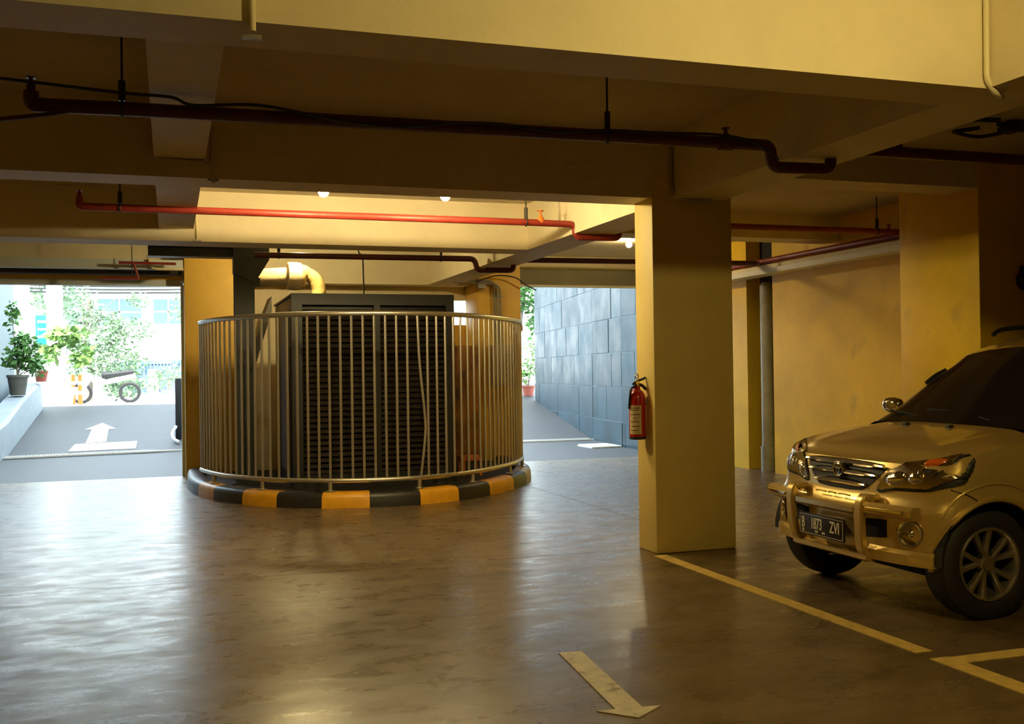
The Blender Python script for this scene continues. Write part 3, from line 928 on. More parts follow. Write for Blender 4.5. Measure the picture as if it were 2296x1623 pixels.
# ------------------------------------------------------------------ outside: driveways
def quadstrip(name, pts, m, thick=0.25, **p):
    """pts: list of (xa, xb, y, z) across strips"""
    vs = []
    for xa, xb, y, z in pts:
        vs += [(xa, y, z), (xb, y, z), (xa, y, z - thick), (xb, y, z - thick)]
    fs = []
    n = len(pts)
    for i in range(n - 1):
        a, b = 4 * i, 4 * (i + 1)
        fs += [(a, a + 1, b + 1, b), (a + 2, b + 2, b + 3, a + 3), (a, b, b + 2, a + 2), (a + 1, a + 3, b + 3, b + 1)]
    fs += [(0, 2, 3, 1), (4 * n - 4, 4 * n - 3, 4 * n - 1, 4 * n - 2)]
    return MB().add(vs, fs).build(name, M[m], **p)


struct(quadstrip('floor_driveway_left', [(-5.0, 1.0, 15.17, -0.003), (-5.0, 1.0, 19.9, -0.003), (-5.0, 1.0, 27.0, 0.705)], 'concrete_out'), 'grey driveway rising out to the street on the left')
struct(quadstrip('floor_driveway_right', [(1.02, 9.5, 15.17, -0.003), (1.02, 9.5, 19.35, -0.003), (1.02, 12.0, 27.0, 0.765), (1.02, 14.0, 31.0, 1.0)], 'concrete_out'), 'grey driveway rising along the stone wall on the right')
struct(quadstrip('floor_street', [(-40, 60, 27.02, 0.70), (-40, 60, 90, 0.72)], 'asphalt', 0.3), 'sunlit street beyond the left driveway')
struct(box('wall_between_driveways', (0.75, 15.55, 0), (1.35, 26.8, 3.4), M['render_white']), 'white wall right of the left driveway')
# painted arrow and bar on the left driveway (on the slope)
sl = 0.708 / 7.1


def slope_poly(name, poly, m, label, cat):
    vs = [(x, y, (y - 19.9) * sl + 0.001) for x, y in poly] + [(x, y, (y - 19.9) * sl + 0.008) for x, y in poly]
    n = len(poly)
    o = MB().add(vs, [tuple(range(n - 1, -1, -1)), tuple(range(n, 2 * n))] + [(i, (i + 1) % n, n + (i + 1) % n, n + i) for i in range(n)]).build(name, M[m])
    return tag(o, label, cat)


slope_poly('driveway_arrow', [(-1.52, 21.24), (-1.52, 23.0), (-1.66, 23.0), (-1.37, 23.9), (-1.06, 23.0), (-1.2, 23.0), (-1.16, 21.33)], 'whitepaint', 'white arrow painted on the left driveway pointing to the street', 'marking')
slope_poly('driveway_bar', [(-1.75, 20.35), (-1.70, 21.15), (-0.60, 21.3), (-0.60, 20.45)], 'whitepaint', 'white bar painted across the left driveway below the arrow', 'marking')


# drain gratings
def grating(xa, ya, xb, yb, z, label, n):
    a, b = Vector((xa, ya, z)), Vector((xb, yb, z))
    d = (b - a).normalized()
    nr = Vector((-d.y, d.x, 0))
    L_ = (b - a).length
    t = thing('drain_grating', label, 'drain', tuple((a + b) / 2))
    for s_ in (-1, 1):
        c = (a + b) / 2 + nr * 0.15 * s_
        MB().obox(c + Vector((0, 0, 0.012)), d, nr, (0, 0, 1), L_ / 2, 0.025, 0.012).build('grating_frame', M['plastic_white'], t)
    p = None
    for k in range(n):
        c = a + d * (L_ * (k + 0.5) / n) + Vector((0, 0, 0.010))
        if p is None:
            p = MB().obox(c, d, nr, (0, 0, 1), 0.012, 0.125, 0.008).build('grating_bar', M['galv'], t)
            c0 = c
        else:
            share(p, 'grating_bar', t, tuple(c - c0))
    return t


grating(-2.75, 19.72, 0.62, 20.3, 0.012, 'drain grating across the left driveway', 70)
grating(5.0, 19.35, 8.05, 19.30, 0.0, 'drain grating across the right driveway', 60)

# planter wall on the left side of the left driveway
pw = MB()
vs = []
prof = [(-2.70, 15.6, 0.42), (-2.70, 18.0, 0.45), (-2.72, 20.5, 0.62), (-2.76, 23.0, 0.95), (-2.82, 26.5, 1.30)]
for x, y, z in prof:
    zb = max(0, (y - 19.9) * sl) - 0.1
    vs += [(x, y, zb), (x - 0.03, y, z - 0.04), (x - 0.10, y, z), (x - 0.42, y, z), (x - 0.42, y, zb)]
fs = []
for i in range(len(prof) - 1):
    for j in range(5):
        fs.append((i * 5 + j, i * 5 + (j + 1) % 5, (i + 1) * 5 + (j + 1) % 5, (i + 1) * 5 + j))
fs += [tuple(range(5)), tuple(len(prof) * 5 - 5 + j for j in range(5))]
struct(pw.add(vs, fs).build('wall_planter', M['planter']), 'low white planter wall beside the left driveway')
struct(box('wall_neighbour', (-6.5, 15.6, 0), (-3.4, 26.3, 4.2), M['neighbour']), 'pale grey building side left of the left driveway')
struct(box('wall_gate_pier', (-3.46, 26.6, 0.6), (-3.12, 26.9, 6.5), M['render_white']), 'narrow white pier at the street end of the left driveway')
struct(box('wall_gate_column', (-2.98, 29.0, 0.6), (-2.62, 29.4, 7.0), M['render_white']), 'white column at the street, left of the tree')
sg = thing('teal_sign', 'teal sign between the two white piers by the street', 'sign', (-3.15, 30.0, 2.4))
MB().box((-3.35, 30.0, 2.25), (-3.0, 30.04, 3.05)).build('sign_board', M['teal'], sg)
MB().tube([(-3.2, 30.05, 0.7), (-3.2, 30.05, 2.3)], 0.03, 8).build('sign_post', M['galv'], sg)
for z in (2.45, 2.65, 2.85):
    MB().box((-3.30, 29.992, z), (-3.05, 30.0, z + 0.06)).build('sign_stripe', M['render_white'], sg)

# neighbouring house across the street
HX, HY = -2.0, 43.0
hs = thing('street_house', 'white two storey house with balconies across the street', 'house', (0, HY, 0.7))
MB().box((-9.0, HY, 0.7), (4.5, HY + 8, 10.5)).build('house_wall', M['render_grey'], hs)
MB().box((-2.1, HY - 1.4, 2.0), (4.5, HY, 3.25)).build('balcony_parapet', M['render_white'], hs)
MB().box((-2.9, HY - 1.2, 4.55), (4.5, HY, 5.6)).build('balcony_parapet', M['render_white'], hs)
MB().box((-9, HY - 1.0, 7.1), (4.5, HY, 7.9)).build('balcony_parapet', M['render_white'], hs)
for (x0, z0, x1, z1) in ((-0.55, 3.45, 0.55, 4.4), (-2.6, 3.4, -1.0, 4.4), (-4.8, 3.4, -3.2, 4.4), (-1.9, 5.9, -0.75, 6.8), (-0.55, 5.9, 0.6, 6.8), (-4.5, 5.9, -2.9, 6.8), (-6.8, 3.4, -5.4, 4.4)):
    w = MB().box((x0, HY - 0.06, z0), (x1, HY + 0.02, z1)).build('window', M['winglass'], hs)
    MB().box(((x0 + x1) / 2 - 0.03, HY - 0.09, z0), ((x0 + x1) / 2 + 0.03, HY - 0.06, z1)).build('mullion', M['render_white'], w)
    MB().box((x0, HY - 0.09, (z0 + z1) / 2 - 0.03), (x1, HY - 0.06, (z0 + z1) / 2 + 0.03)).build('mullion', M['render_white'], w)
gt = thing('street_gate', 'blue-grey barred gate under the balcony across the street', 'gate', (0.0, 40.9, 0.7))
MB().box((-2.0, 40.9, 1.85), (1.3, 40.96, 1.95)).box((-2.0, 40.9, 0.8), (1.3, 40.96, 0.9)).box((-2.0, 40.96, 0.8), (1.3, 40.98, 1.95)).build('gate_frame', M['gatebar'], gt)
p = None
for k in range(28):
    x = -1.95 + k * 0.117
    if p is None:
        p = MB().box((x, 40.86, 0.75), (x + 0.04, 40.9, 2.0)).build('gate_bar', M['winglass'], gt)
        x_ = x
    else:
        share(p, 'gate_bar', gt, (x - x_, 0, 0))
struct(box('wall_gate_post', (-0.72, 40.2, 0.7), (-0.36, 40.6, 1.65), M['render_white']), 'white gate post across the street')
cb = thing('power_cables', 'sagging dark power cables crossing above the street', 'cable', (-1, 34, 5))
for z, x0 in ((4.12, -9), (4.22, -9), (4.02, -9)):
    MB().tube([(x0, 34, z + 0.12), (-4, 34.2, z - 0.02), (0, 34.4, z), (6, 34.5, z + 0.2)], 0.03, 6, sub=5).build('cable_strand', M['column'], cb, smooth=True)
struct(box('wall_house_right', (4.5, HY - 4, 0.7), (16, HY + 6, 9), M['render_white']))
struct(box('wall_house_left', (-26, HY - 2, 0.7), (-9, HY + 6, 9), M['render_grey']))


# ------------------------------------------------------------------ vegetation
def leaf_cloud(mb, c, rad, n, size, rng, flat_=1.0):
    for _ in range(n):
        while True:
            p = Vector((rng.uniform(-1, 1), rng.uniform(-1, 1), rng.uniform(-1, 1)))
            if 0.15 < p.length < 1:
                break
        p = p * (0.55 + 0.45 * rng.random()) / max(0.3, p.length) * p.length ** 0.4
        q = Vector(c) + Vector((p.x * rad[0], p.y * rad[1], p.z * rad[2]))
        d = Vector((rng.uniform(-1, 1), rng.uniform(-1, 1), rng.uniform(-0.7, 0.4))).normalized()
        w = d.orthogonal().normalized()
        w = (w * cos(1.0) + d.cross(w) * rng.uniform(-1, 1)).normalized()
        s_ = size * rng.uniform(0.6, 1.3)
        a, b2, e, f = q, q + d * s_ * 0.5 + w * s_ * 0.24, q + d * s_, q + d * s_ * 0.5 - w * s_ * 0.24
        mb.add([a, b2, e, f], [(0, 1, 2, 3)])


def tree(name, label, base, trunk, blobs, m, size, seed, cat='tree', r=0.09, stems=None):
    rng = random.Random(seed)
    t = thing(name, label, cat, base)
    mb = MB()
    mb.tube([base] + trunk, [r, r * 0.85, r * 0.7, r * 0.5, r * 0.4, r * 0.3], 8, sub=0)
    top_ = Vector(trunk[-1])
    for c, rad, n in blobs:
        mb.tube([Vector(trunk[len(trunk) // 2]), (Vector(trunk[-1]) + Vector(c)) * 0.5, Vector(c)], [r * 0.4, r * 0.3, r * 0.15], 6, sub=3)
    mb.build('trunk', M['bark'], t, smooth=True)
    fb = MB()
    for c, rad, n in blobs:
        leaf_cloud(fb, c, rad, n, size, rng)
    o = fb.build('foliage', M[m], t)
    o['kind'] = 'stuff'
    return t


tree('street_tree', 'feathery pale green tree in front of the white house', (-2.15, 31.5, 0.70), [(-2.1, 31.5, 1.6), (-2.25, 31.5, 2.6), (-2.1, 31.6, 3.6)],
     [((-1.95, 31.5, 2.7), (0.95, 0.9, 0.8), 1500), ((-1.35, 31.4, 1.8), (0.85, 0.8, 0.65), 1300), ((-2.5, 31.6, 3.5), (0.7, 0.6, 0.6), 500), ((-1.0, 31.7, 2.75), (0.75, 0.6, 0.4), 450), ((-1.25, 31.2, 1.15), (0.65, 0.5, 0.45), 800), ((-0.8, 31.6, 3.6), (0.4, 0.4, 0.3), 160),
      ((-2.3, 31.3, 1.7), (0.5, 0.5, 0.5), 400)], 'leaf_pale', 0.13, 3)
tree('street_tree', 'tall pale tree rising behind the power cables', (-3.6, 37.5, 0.70), [(-3.5, 37.5, 2.2), (-3.4, 37.5, 3.8), (-3.2, 37.6, 5.2)],
     [((-2.8, 37.5, 5.2), (1.6, 1.0, 0.8), 520), ((-3.6, 37.4, 4.2), (1.0, 0.9, 0.9), 400), ((-1.4, 37.5, 5.3), (1.3, 0.9, 0.6), 300)], 'leaf_pale', 0.24, 5)
tree('street_shrub', 'pale green shrub by the gate post across the street', (0.0, 36.0, 0.70), [(0.0, 36.0, 1.0), (0.0, 36.0, 1.3)],
     [((0.1, 36.0, 1.45), (0.55, 0.4, 0.35), 200), ((-0.5, 36.1, 1.2), (0.4, 0.4, 0.4), 130)], 'leaf_pale', 0.16, 9, 'shrub', 0.04)
tree('street_shrub', 'green shrub on the balcony level at the right of the house', (0.7, 39.5, 0.70), [(0.7, 39.5, 2.0), (0.7, 39.5, 3.4)],
     [((0.6, 39.5, 3.9), (0.7, 0.5, 0.7), 260)], 'leaf_pale', 0.2, 11, 'shrub', 0.05)


def pot(name, label, c, r, h, m, leaves, lm, size, seed, vine=None):
    rng = random.Random(seed)
    t = thing(name, label, 'plant', c)
    x, y, z = c
    MB().lathe(c, [(r * 0.72, 0), (r * 0.98, h * 0.86), (r * 1.08, h * 0.87), (r * 1.08, h), (r * 0.92, h), (r * 0.9, h * 0.9)], n=18).build('pot', M[m], t, smooth=True)
    sb_ = MB()
    fb = MB()
    for (dx, dy, dz, rad, n) in leaves:
        sb_.tube([(x, y, z + h * 0.9), (x + dx * 0.6, y + dy * 0.5, z + h + (dz - h) * 0.6), (x + dx, y + dy, z + dz)], [0.018, 0.013, 0.008], 6, sub=3)
        leaf_cloud(fb, (x + dx, y + dy, z + dz), rad, n, size, rng)
    sb_.build('stem', M['bark'], t, smooth=True)
    f = fb.build('foliage', M[lm], t)
    f['kind'] = 'stuff'
    return t


pot('potted_shrub', 'bushy dark green shrub in a grey pot on the planter wall', (-2.98, 23.6, 1.04), 0.20, 0.42, 'pot_grey',
    [(0.12, 0, 1.0, (0.32, 0.3, 0.34), 300), (-0.05, 0.1, 0.75, (0.25, 0.25, 0.25), 150), (0.28, 0.1, 0.62, (0.22, 0.2, 0.24), 140), (-0.1, 0, 1.7, (0.13, 0.12, 0.35), 60)], 'leaf', 0.15, 21)
pot('potted_plant', 'small plant in a red clay pot at the street end of the planter wall', (-2.80, 26.1, 1.30), 0.15, 0.26, 'terracotta',
    [(0.0, 0, 0.5, (0.22, 0.2, 0.2), 70)], 'leaf', 0.13, 22)
pot('potted_palm', 'yellow-green palm in a pale pot beside the gate column', (-2.45, 27.6, 0.70), 0.25, 0.45, 'render_white',
    [(0.1, 0, 1.75, (0.5, 0.4, 0.22), 170), (0.35, 0.1, 1.25, (0.25, 0.25, 0.3), 90), (-0.2, 0, 1.4, (0.25, 0.2, 0.25), 60)], 'leaf_light', 0.26, 23)
# orange-banded bollards by the gate
for i, (x, lb) in enumerate(((-2.33, 'orange and white bollard nearest the palm pot'), (-2.16, 'orange and white bollard right of the other one by the palm'))):
    b = thing('traffic_bollard', lb, 'bollard', (x, 28.6, 0.7))
    MB().lathe((x, 28.6, 0.70), [(0.06, 0), (0.05, 0.75), (0.02, 0.78)], n=12).build('bollard_post', M['orange'], b, smooth=True)
    for z in (0.95, 1.2):
        MB().lathe((x, 28.6, z), [(0.059, 0), (0.058, 0.09)], n=12).build('band', M['render_white'], b, smooth=True)


# parked motorcycles at the street
def motorbike(x, y, z, label):
    t = thing('motorcycle', label, 'motorcycle', (x, y, z))
    for dx in (-0.6, 0.6):
        w = MB().tube([(x + dx + 0.24 * cos(a), y, z + 0.27 + 0.24 * sin(a)) for a in [2 * pi * k / 20 for k in range(20)]], 0.045, 8, closed=True).build('wheel', M['tyre'], t, smooth=True)
        MB().lathe((x + dx, y + 0.03, z + 0.27), [(0.05, 0), (0.05, -0.06)], axis='y', n=10).build('hub', M['alloy'], w, smooth=True)
    MB().tube([(x - 0.6, y, z + 0.3), (x - 0.45, y, z + 0.75), (x - 0.2, y, z + 0.55), (x + 0.3, y, z + 0.62), (x + 0.75, y, z + 0.72)], [0.05, 0.10, 0.13, 0.15, 0.07], 10, sub=4).build('body', M['render_white'], t, smooth=True)
    MB().tube([(x - 0.1, y, z + 0.72), (x + 0.3, y, z + 0.77), (x + 0.7, y, z + 0.82)], [0.07, 0.11, 0.07], 10, sub=3).build('seat', M['black'], t, smooth=True)
    MB().tube([(x - 0.42, y - 0.3, z + 0.98), (x - 0.47, y, z + 0.92), (x - 0.42, y + 0.3, z + 0.98)], 0.018, 8, sub=3).build('handlebar', M['black'], t, smooth=True)


motorbike(-1.6, 29.5, 0.70, 'dark motorcycle parked at the top of the left driveway below the tree')

# bracket with hose on the right jamb of the left driveway
hb = thing('barrier_post', 'black barrier post with a white hose at the right edge of the left driveway', 'barrier', (0.17, 21.5, 0.15))
MB().bbox((0.11, 21.4, 0.15), (0.23, 21.6, 1.35), 0.02).build('post', M['black'], hb, smooth=True)
MB().tube([(0.12, 21.38, 0.40), (0.05, 21.2, 0.28), (0.08, 21.0, 0.18), (0.17, 20.8, 0.13)], 0.03, 8, sub=5).build('hose', M['render_white'], hb, smooth=True)

# ------------------------------------------------------------------ stone wall by the right driveway
SW = [(7.72, 15.75), (7.80, 17.2), (8.09, 19.25), (9.13, 25.6)]
stw = struct(MB().prism([(x + 0.004, y) for x, y in SW] + [(x + 0.5, y) for x, y in reversed(SW)], -0.2, 5.5).build('wall_stone', M['joint']), 'tall wall of blue-grey stone panels beside the right driveway')
SP = [Vector((x, y, 0)) for x, y in SW]
SL = arclen(SP)
rowh = 0.64
rng = random.Random(4)
for r_ in range(9):
    s_ = -rng.uniform(0, 0.8)
    while s_ < SL[-1] - 0.02:
        w_ = rng.choice((0.85, 1.05, 1.25, 0.65))
        a_, b_ = max(0.0, s_), min(SL[-1], s_ + w_ - 0.016)
        for q_ in SL[1:-1]:
            if a_ < q_ - 0.02 < b_ - 0.02:
                b_ = q_ - 0.008
                w_ = b_ + 0.016 - s_
        s_ += w_
        if b_ - a_ < 0.05:
            continue
        # straight piece between the two points
        pa, _ = at_len(SP, SL, a_)
        pb, _ = at_len(SP, SL, b_)
        d = (pb - pa).normalized()
        nrm = Vector((-d.y, d.x, 0))
        z0 = -0.2 + r_ * rowh
        pr = rng.uniform(0.004, 0.013)
        c = (pa + pb) / 2 + nrm * (pr - 0.03) + Vector((0, 0, z0 + rowh / 2))
        MB().obox(c, d, nrm, (0, 0, 1), (pb - pa).length / 2, 0.03, rowh / 2 - 0.008).build('stone_panel', M['stone'], stw)
# little concrete kerb heap at the foot of the wall
MB().bbox((7.15, 17.1, -0.02), (7.75, 17.8, 0.035), 0.025).build('trim_70', M['render_white'], smooth=True, kind='structure')
# plants at the far end
tree('climbing_vine', 'leafy vine hanging at the far end of the stone wall', (9.2, 27.2, 0.75), [(9.2, 27.2, 2.0), (9.35, 27.2, 3.2), (9.3, 27.2, 4.2)],
     [((9.35, 27.1, 3.5), (0.5, 0.4, 0.55), 420), ((9.65, 27.0, 2.9), (0.22, 0.2, 0.7), 170), ((9.2, 27.0, 4.1), (0.6, 0.4, 0.5), 260)], 'leaf', 0.17, 31, 'vine', 0.06)
pot('potted_plant', 'bright green plant in a clay pot at the foot of the stone wall', (9.28, 26.6, 0.72), 0.17, 0.28, 'terracotta',
    [(0, 0, 0.75, (0.3, 0.25, 0.3), 160), (0.15, 0, 1.25, (0.3, 0.2, 0.3), 90), (-0.2, 0, 0.5, (0.2, 0.2, 0.2), 60)], 'leaf_light', 0.13, 32)
struct(box('wall_far_right', (6.5, 31.0, 0.5), (16, 31.4, 8), M['render_white']), 'bright white wall behind the vine')
struct(box('wall_far_right_low', (1.4, 30.2, 0.5), (8.6, 30.5, 4.0), M['render_grey']))

#@@CAR@@
# ------------------------------------------------------------------ the parked car (faces -X, centre line y = 5.33)
CY = 5.33
car = thing('car', 'gold people carrier with chrome grille and front guard parked in the right bay', 'car', (4.25, CY, 0))


def cr1(pts, n):
    """Catmull-Rom through (x, y) pairs, resampled to n+1 points of equal length"""
    P = smooth_path([Vector((a, b, 0)) for a, b in pts], 16)
    L = arclen(P)
    return [at_len(P, L, L[-1] * k / n)[0] for k in range(n + 1)]


def lerp_tab(tab, x):
    if x <= tab[0][0]:
        return tab[0][1]
    for (a, fa), (b, fb) in zip(tab, tab[1:]):
        if x <= b:
            return fa + (fb - fa) * (x - a) / (b - a)
    return tab[-1][1]


def smooth_tab(tab, x):
    if x <= tab[0][0]:
        return tab[0][1]
    for i in range(len(tab) - 1):
        if x <= tab[i + 1][0]:
            p1, p2 = tab[i], tab[i + 1]
            p0 = tab[i - 1] if i else p1
            p3 = tab[i + 2] if i + 2 < len(tab) else p2
            t = (x - p1[0]) / (p2[0] - p1[0])
            m1 = (p2[1] - p0[1]) / max(1e-6, p2[0] - p0[0]) * (p2[0] - p1[0])
            m2 = (p3[1] - p1[1]) / max(1e-6, p3[0] - p1[0]) * (p2[0] - p1[0])
            return (2 * t ** 3 - 3 * t * t + 1) * p1[1] + (t ** 3 - 2 * t * t + t) * m1 + (-2 * t ** 3 + 3 * t * t) * p2[1] + (t ** 3 - t * t) * m2
    return tab[-1][1]


OUT = cr1([(3.80, 0.0), (3.803, 0.2), (3.815, 0.38), (3.845, 0.55), (3.885, 0.67), (3.935, 0.75), (4.02, 0.795), (4.15, 0.815)], 44) + \
    cr1([(4.15, 0.815), (4.6, 0.82), (5.4, 0.825), (6.4, 0.825), (7.2, 0.815), (7.5, 0.78), (7.66, 0.66), (7.74, 0.4), (7.76, 0.0)], 96)[1:]
ZTOP = [(3.80, 0.845), (3.95, 0.855), (4.05, 0.885), (4.25, 0.935), (4.45, 0.965), (4.63, 0.985), (5.2, 1.0), (7.0, 1.03), (7.8, 1.05)]
ZBOT = [(3.8, 0.305), (3.95, 0.318), (4.3, 0.26), (5.0, 0.22), (6.5, 0.24), (7.8, 0.30)]
DFR = [(0.20, 0.06), (0.29, 0.03), (0.33, 0.004), (0.40, 0.0), (0.55, 0.0), (0.605, 0.008), (0.63, 0.03), (0.665, 0.045), (0.75, 0.062), (0.80, 0.075), (0.845, 0.10)]
NV = 26


def shell_pt(o, v):
    x, y = o.x, o.y
    zb, zt = smooth_tab(ZBOT, x), smooth_tab(ZTOP, x)
    z = zb + (zt - zb) * v
    fr = max(0.0, min(1.0, (4.12 - x) / 0.27))
    fr = fr * fr * (3 - 2 * fr)
    rr = max(0.0, min(1.0, (x - 7.4) / 0.3))
    dx = smooth_tab(DFR, z) * fr - rr * 0.10 * max(0, (z - 0.6)) 
    # side profile: tuck at sill, shoulder near the top
    side = 1.0 - 0.05 * max(0, (0.42 - z) / 0.25) ** 2 - 0.03 * max(0, (v - 0.80) / 0.2) ** 2 * (1 - fr)
    side -= 0.012 * max(0, 1 - abs(z - 0.70) / 0.06) * (1 - fr) * 0.4
    return Vector((x + dx, y * side, z))


VV = [k / NV for k in range(NV + 1)]
GRID = [[shell_pt(o, v) for v in VV] for o in OUT]
WH = [(4.25, 0.345), (6.905, 0.345)]   # arch centres: x, radius
AZ = 0.325


def mirror_build(faces_fn, name, m, parent, smooth=True, angle=35, **p):
    mb = MB()
    faces_fn(mb, 1)
    k = len(mb.v)
    mb.add([(x, 2 * CY - y, z) for x, y, z in mb.v], [tuple(reversed(f)) for f in mb.f])
    # weld
    me_v = mb.v
    o = mb.build(name, m, parent, smooth, angle, **p)
    bm = bmesh.new()
    bm.from_mesh(o.data)
    bmesh.ops.remove_doubles(bm, verts=bm.verts[:], dist=0.0006)
    bmesh.ops.recalc_face_normals(bm, faces=bm.faces[:])
    bm.to_mesh(o.data)
    bm.free()
    if smooth:
        o.data.polygons.foreach_set('use_smooth', [True] * len(o.data.polygons))
        o.data.set_sharp_from_angle(angle=math.radians(angle))
    return o


def in_arch(p):
    return any((p.x - cx) ** 2 + (p.z - AZ) ** 2 < r * r for cx, r in WH) and p.y > 0.5


def snap(p):
    for cx, r in WH:
        d = sqrt((p.x - cx) ** 2 + (p.z - AZ) ** 2)
        if p.y > 0.5 and d < r + 0.0:
            k = r / max(d, 1e-4)
            return Vector((cx + (p.x - cx) * k, p.y, AZ + (p.z - AZ) * k))
    return p


def cut_door(x):   # which body panel a side column belongs to
    return 0 if x < 4.66 else 1 if x < 5.62 else 2 if x < 6.55 else 3


def shell_faces(mb, sgn, pred):
    vs, idx = [], {}
    fs = []
    for i in range(len(OUT) - 1):
        for j in range(NV):
            q = [(i, j), (i + 1, j), (i + 1, j + 1), (i, j + 1)]
            P = [GRID[a][b] for a, b in q]
            if all(in_arch(p) for p in P):
                continue
            c = (P[0] + P[1] + P[2] + P[3]) / 4
            if not pred(c):
                continue
            f = []
            for a, b in q:
                if (a, b) not in idx:
                    idx[(a, b)] = len(vs)
                    p = snap(GRID[a][b])
                    vs.append((p.x, CY - p.y, p.z))
                f.append(idx[(a, b)])
            fs.append(tuple(f))
    mb.add(vs, fs)


def panel(name, pred, m='gold', parent=car, **p):
    return mirror_build(lambda mb, s: shell_faces(mb, s, pred), name, M[m], parent, **p)


def bump_line(c):      # bumper / fender split: the bumper takes everything low in front of the arch and the front face
    return c.x < 3.99 and c.z < 0.70 + 0.1 * max(0, c.x - 3.85) or (c.x < 4.15 and c.z < 0.66 - (c.x - 3.99) * 0.4 and c.x < 4.0)


bumper = panel('front_bumper', lambda c: bump_line(c), label='front bumper in gold paint')
fender = panel('fender', lambda c: c.x < 4.66 and not bump_line(c))
panel('front_door', lambda c: 4.66 <= c.x < 5.62)
panel('rear_door', lambda c: 5.62 <= c.x < 6.55)
panel('rear_quarter', lambda c: c.x >= 6.55)
# underbody, closes the shell
ub = MB()
ub.box((3.95, CY - 0.60, 0.24), (7.6, CY + 0.60, 0.30))
ub.box((4.62, CY - 0.77, 0.24), (6.5, CY + 0.77, 0.30))
ub.box((4.6, CY - 0.74, 0.3), (4.66, CY + 0.74, 0.95)).box((3.97, CY - 0.6, 0.3), (3.99, CY + 0.6, 0.62))
ub.build('underbody', M['dark'], car)
for cx, r in WH:
    for s_ in (-1, 1):
        w = MB()
        vs = []
        for k in range(25):
            a = -0.02 + (pi + 0.04) * k / 24
            for yy in (0.80, 0.55):
                vs.append((cx + (r + 0.004) * cos(a), CY + s_ * yy, AZ + (r + 0.004) * sin(a)))
        w.add(vs, [(2 * k, 2 * k + 1, 2 * k + 3, 2 * k + 2) for k in range(24)])
        w.add([(cx + (r + 0.01) * cos(2 * pi * k / 24), CY + s_ * 0.55, max(AZ - 0.005, AZ + (r + 0.01) * sin(2 * pi * k / 24))) for k in range(24)], [tuple(range(24))])
        w.build('arch_liner', M['dark'], car)

# hood
HZ = [(3.86, 0.835), (3.90, 0.852), (3.95, 0.880), (4.02, 0.910), (4.15, 0.945), (4.3, 0.978), (4.45, 1.008), (4.66, 1.048)]
toprow = [GRID[i][NV] for i in range(len(OUT)) if GRID[i][NV].x <= 4.63 and OUT[i].x < 5]
TL = arclen([Vector((p.x, p.y, 0)) for p in toprow])
# split of the top row: the hood front edge runs to y = 0.74, then the side edge
icor = min(range(len(toprow)), key=lambda i: abs(toprow[i].y - 0.735) + (10 if toprow[i].x > 4.2 else 0))
front = toprow[:icor + 1]
sidee = toprow[icor:]


def lin(pts, t):
    L = arclen(pts)
    return at_len(pts, L, L[-1] * t)[0]


NA, NB = 26, 26
HG = []
for a_ in range(NA + 1):
    a = a_ / NA
    pf = lin(front, a)
    row = []
    for b_ in range(NB + 1):
        b = b_ / NB
        pe = lin(sidee, b)                     # side edge at this station
        xc = front[0].x + (4.655 - front[0].x) * b
        x0 = pf.x + (4.64 + 0.0 * a - pf.x) * b
        yfull = pe.y
        x = x0 * (1 - a ** 4) + pe.x * a ** 4
        y = pf.y * (1 - b) + a * yfull * b if a < 1 else pe.y
        zc = smooth_tab(HZ, x + 0.02) if b > 0 else 0
        k = a ** 2.6
        z = (smooth_tab(HZ, x) * (1 - k) + pe.z * k)
        blend = max(0, 1 - b * 6)
        z = z * (1 - blend) + pf.z * blend
        # raised crease lines towards the lamps
        z += 0.010 * math.exp(-((a - 0.70) / 0.08) ** 2) * min(1, b * 3) * (1 - 0.6 * b)
        row.append(Vector((x, y, z)))
    HG.append(row)


def hood_faces(mb, s):
    vs = [(p.x, CY - p.y, p.z) for r_ in HG for p in r_]
    mb.add(vs, [(i * (NB + 1) + j, (i + 1) * (NB + 1) + j, (i + 1) * (NB + 1) + j + 1, i * (NB + 1) + j + 1) for i in range(NA) for j in range(NB)])


hood = mirror_build(hood_faces, 'hood', M['gold'], car, angle=60)
for yy in (-0.17, 0.22):
    MB().bbox((4.50, CY + yy - 0.02, 1.012), (4.535, CY + yy + 0.02, 1.036), 0.006).build('washer_nozzle', M['black'], hood)

# cabin: stations along x; nodes across
XS = [4.60, 4.68, 4.80, 4.95, 5.10, 5.22, 5.32, 5.45, 5.65, 5.9, 6.2, 6.55, 6.95, 7.25, 7.42, 7.52, 7.62, 7.70]
ZC = [(4.60, 1.040), (4.68, 1.098), (4.80, 1.180), (4.95, 1.283), (5.10, 1.385), (5.22, 1.462), (5.32, 1.515), (5.45, 1.565), (5.65, 1.615), (5.9, 1.645), (6.2, 1.66), (6.55, 1.655), (6.95, 1.63), (7.25, 1.585), (7.42, 1.52), (7.52, 1.38), (7.62, 1.22), (7.70, 1.06)]
YE = [(4.60, 0.70), (4.95, 0.665), (5.32, 0.605), (5.7, 0.585), (6.9, 0.585), (7.4, 0.56), (7.7, 0.60)]
YB = [(4.60, 0.765), (5.0, 0.785), (6.5, 0.79), (7.3, 0.775), (7.7, 0.72)]
VN = [('c', 0), ('c', .3), ('c', .6), ('c', .85), ('c', .95), ('c', 1.0), ('s', .10), ('s', .18), ('s', .5), ('s', .9), ('s', 1.0)]
CG = []
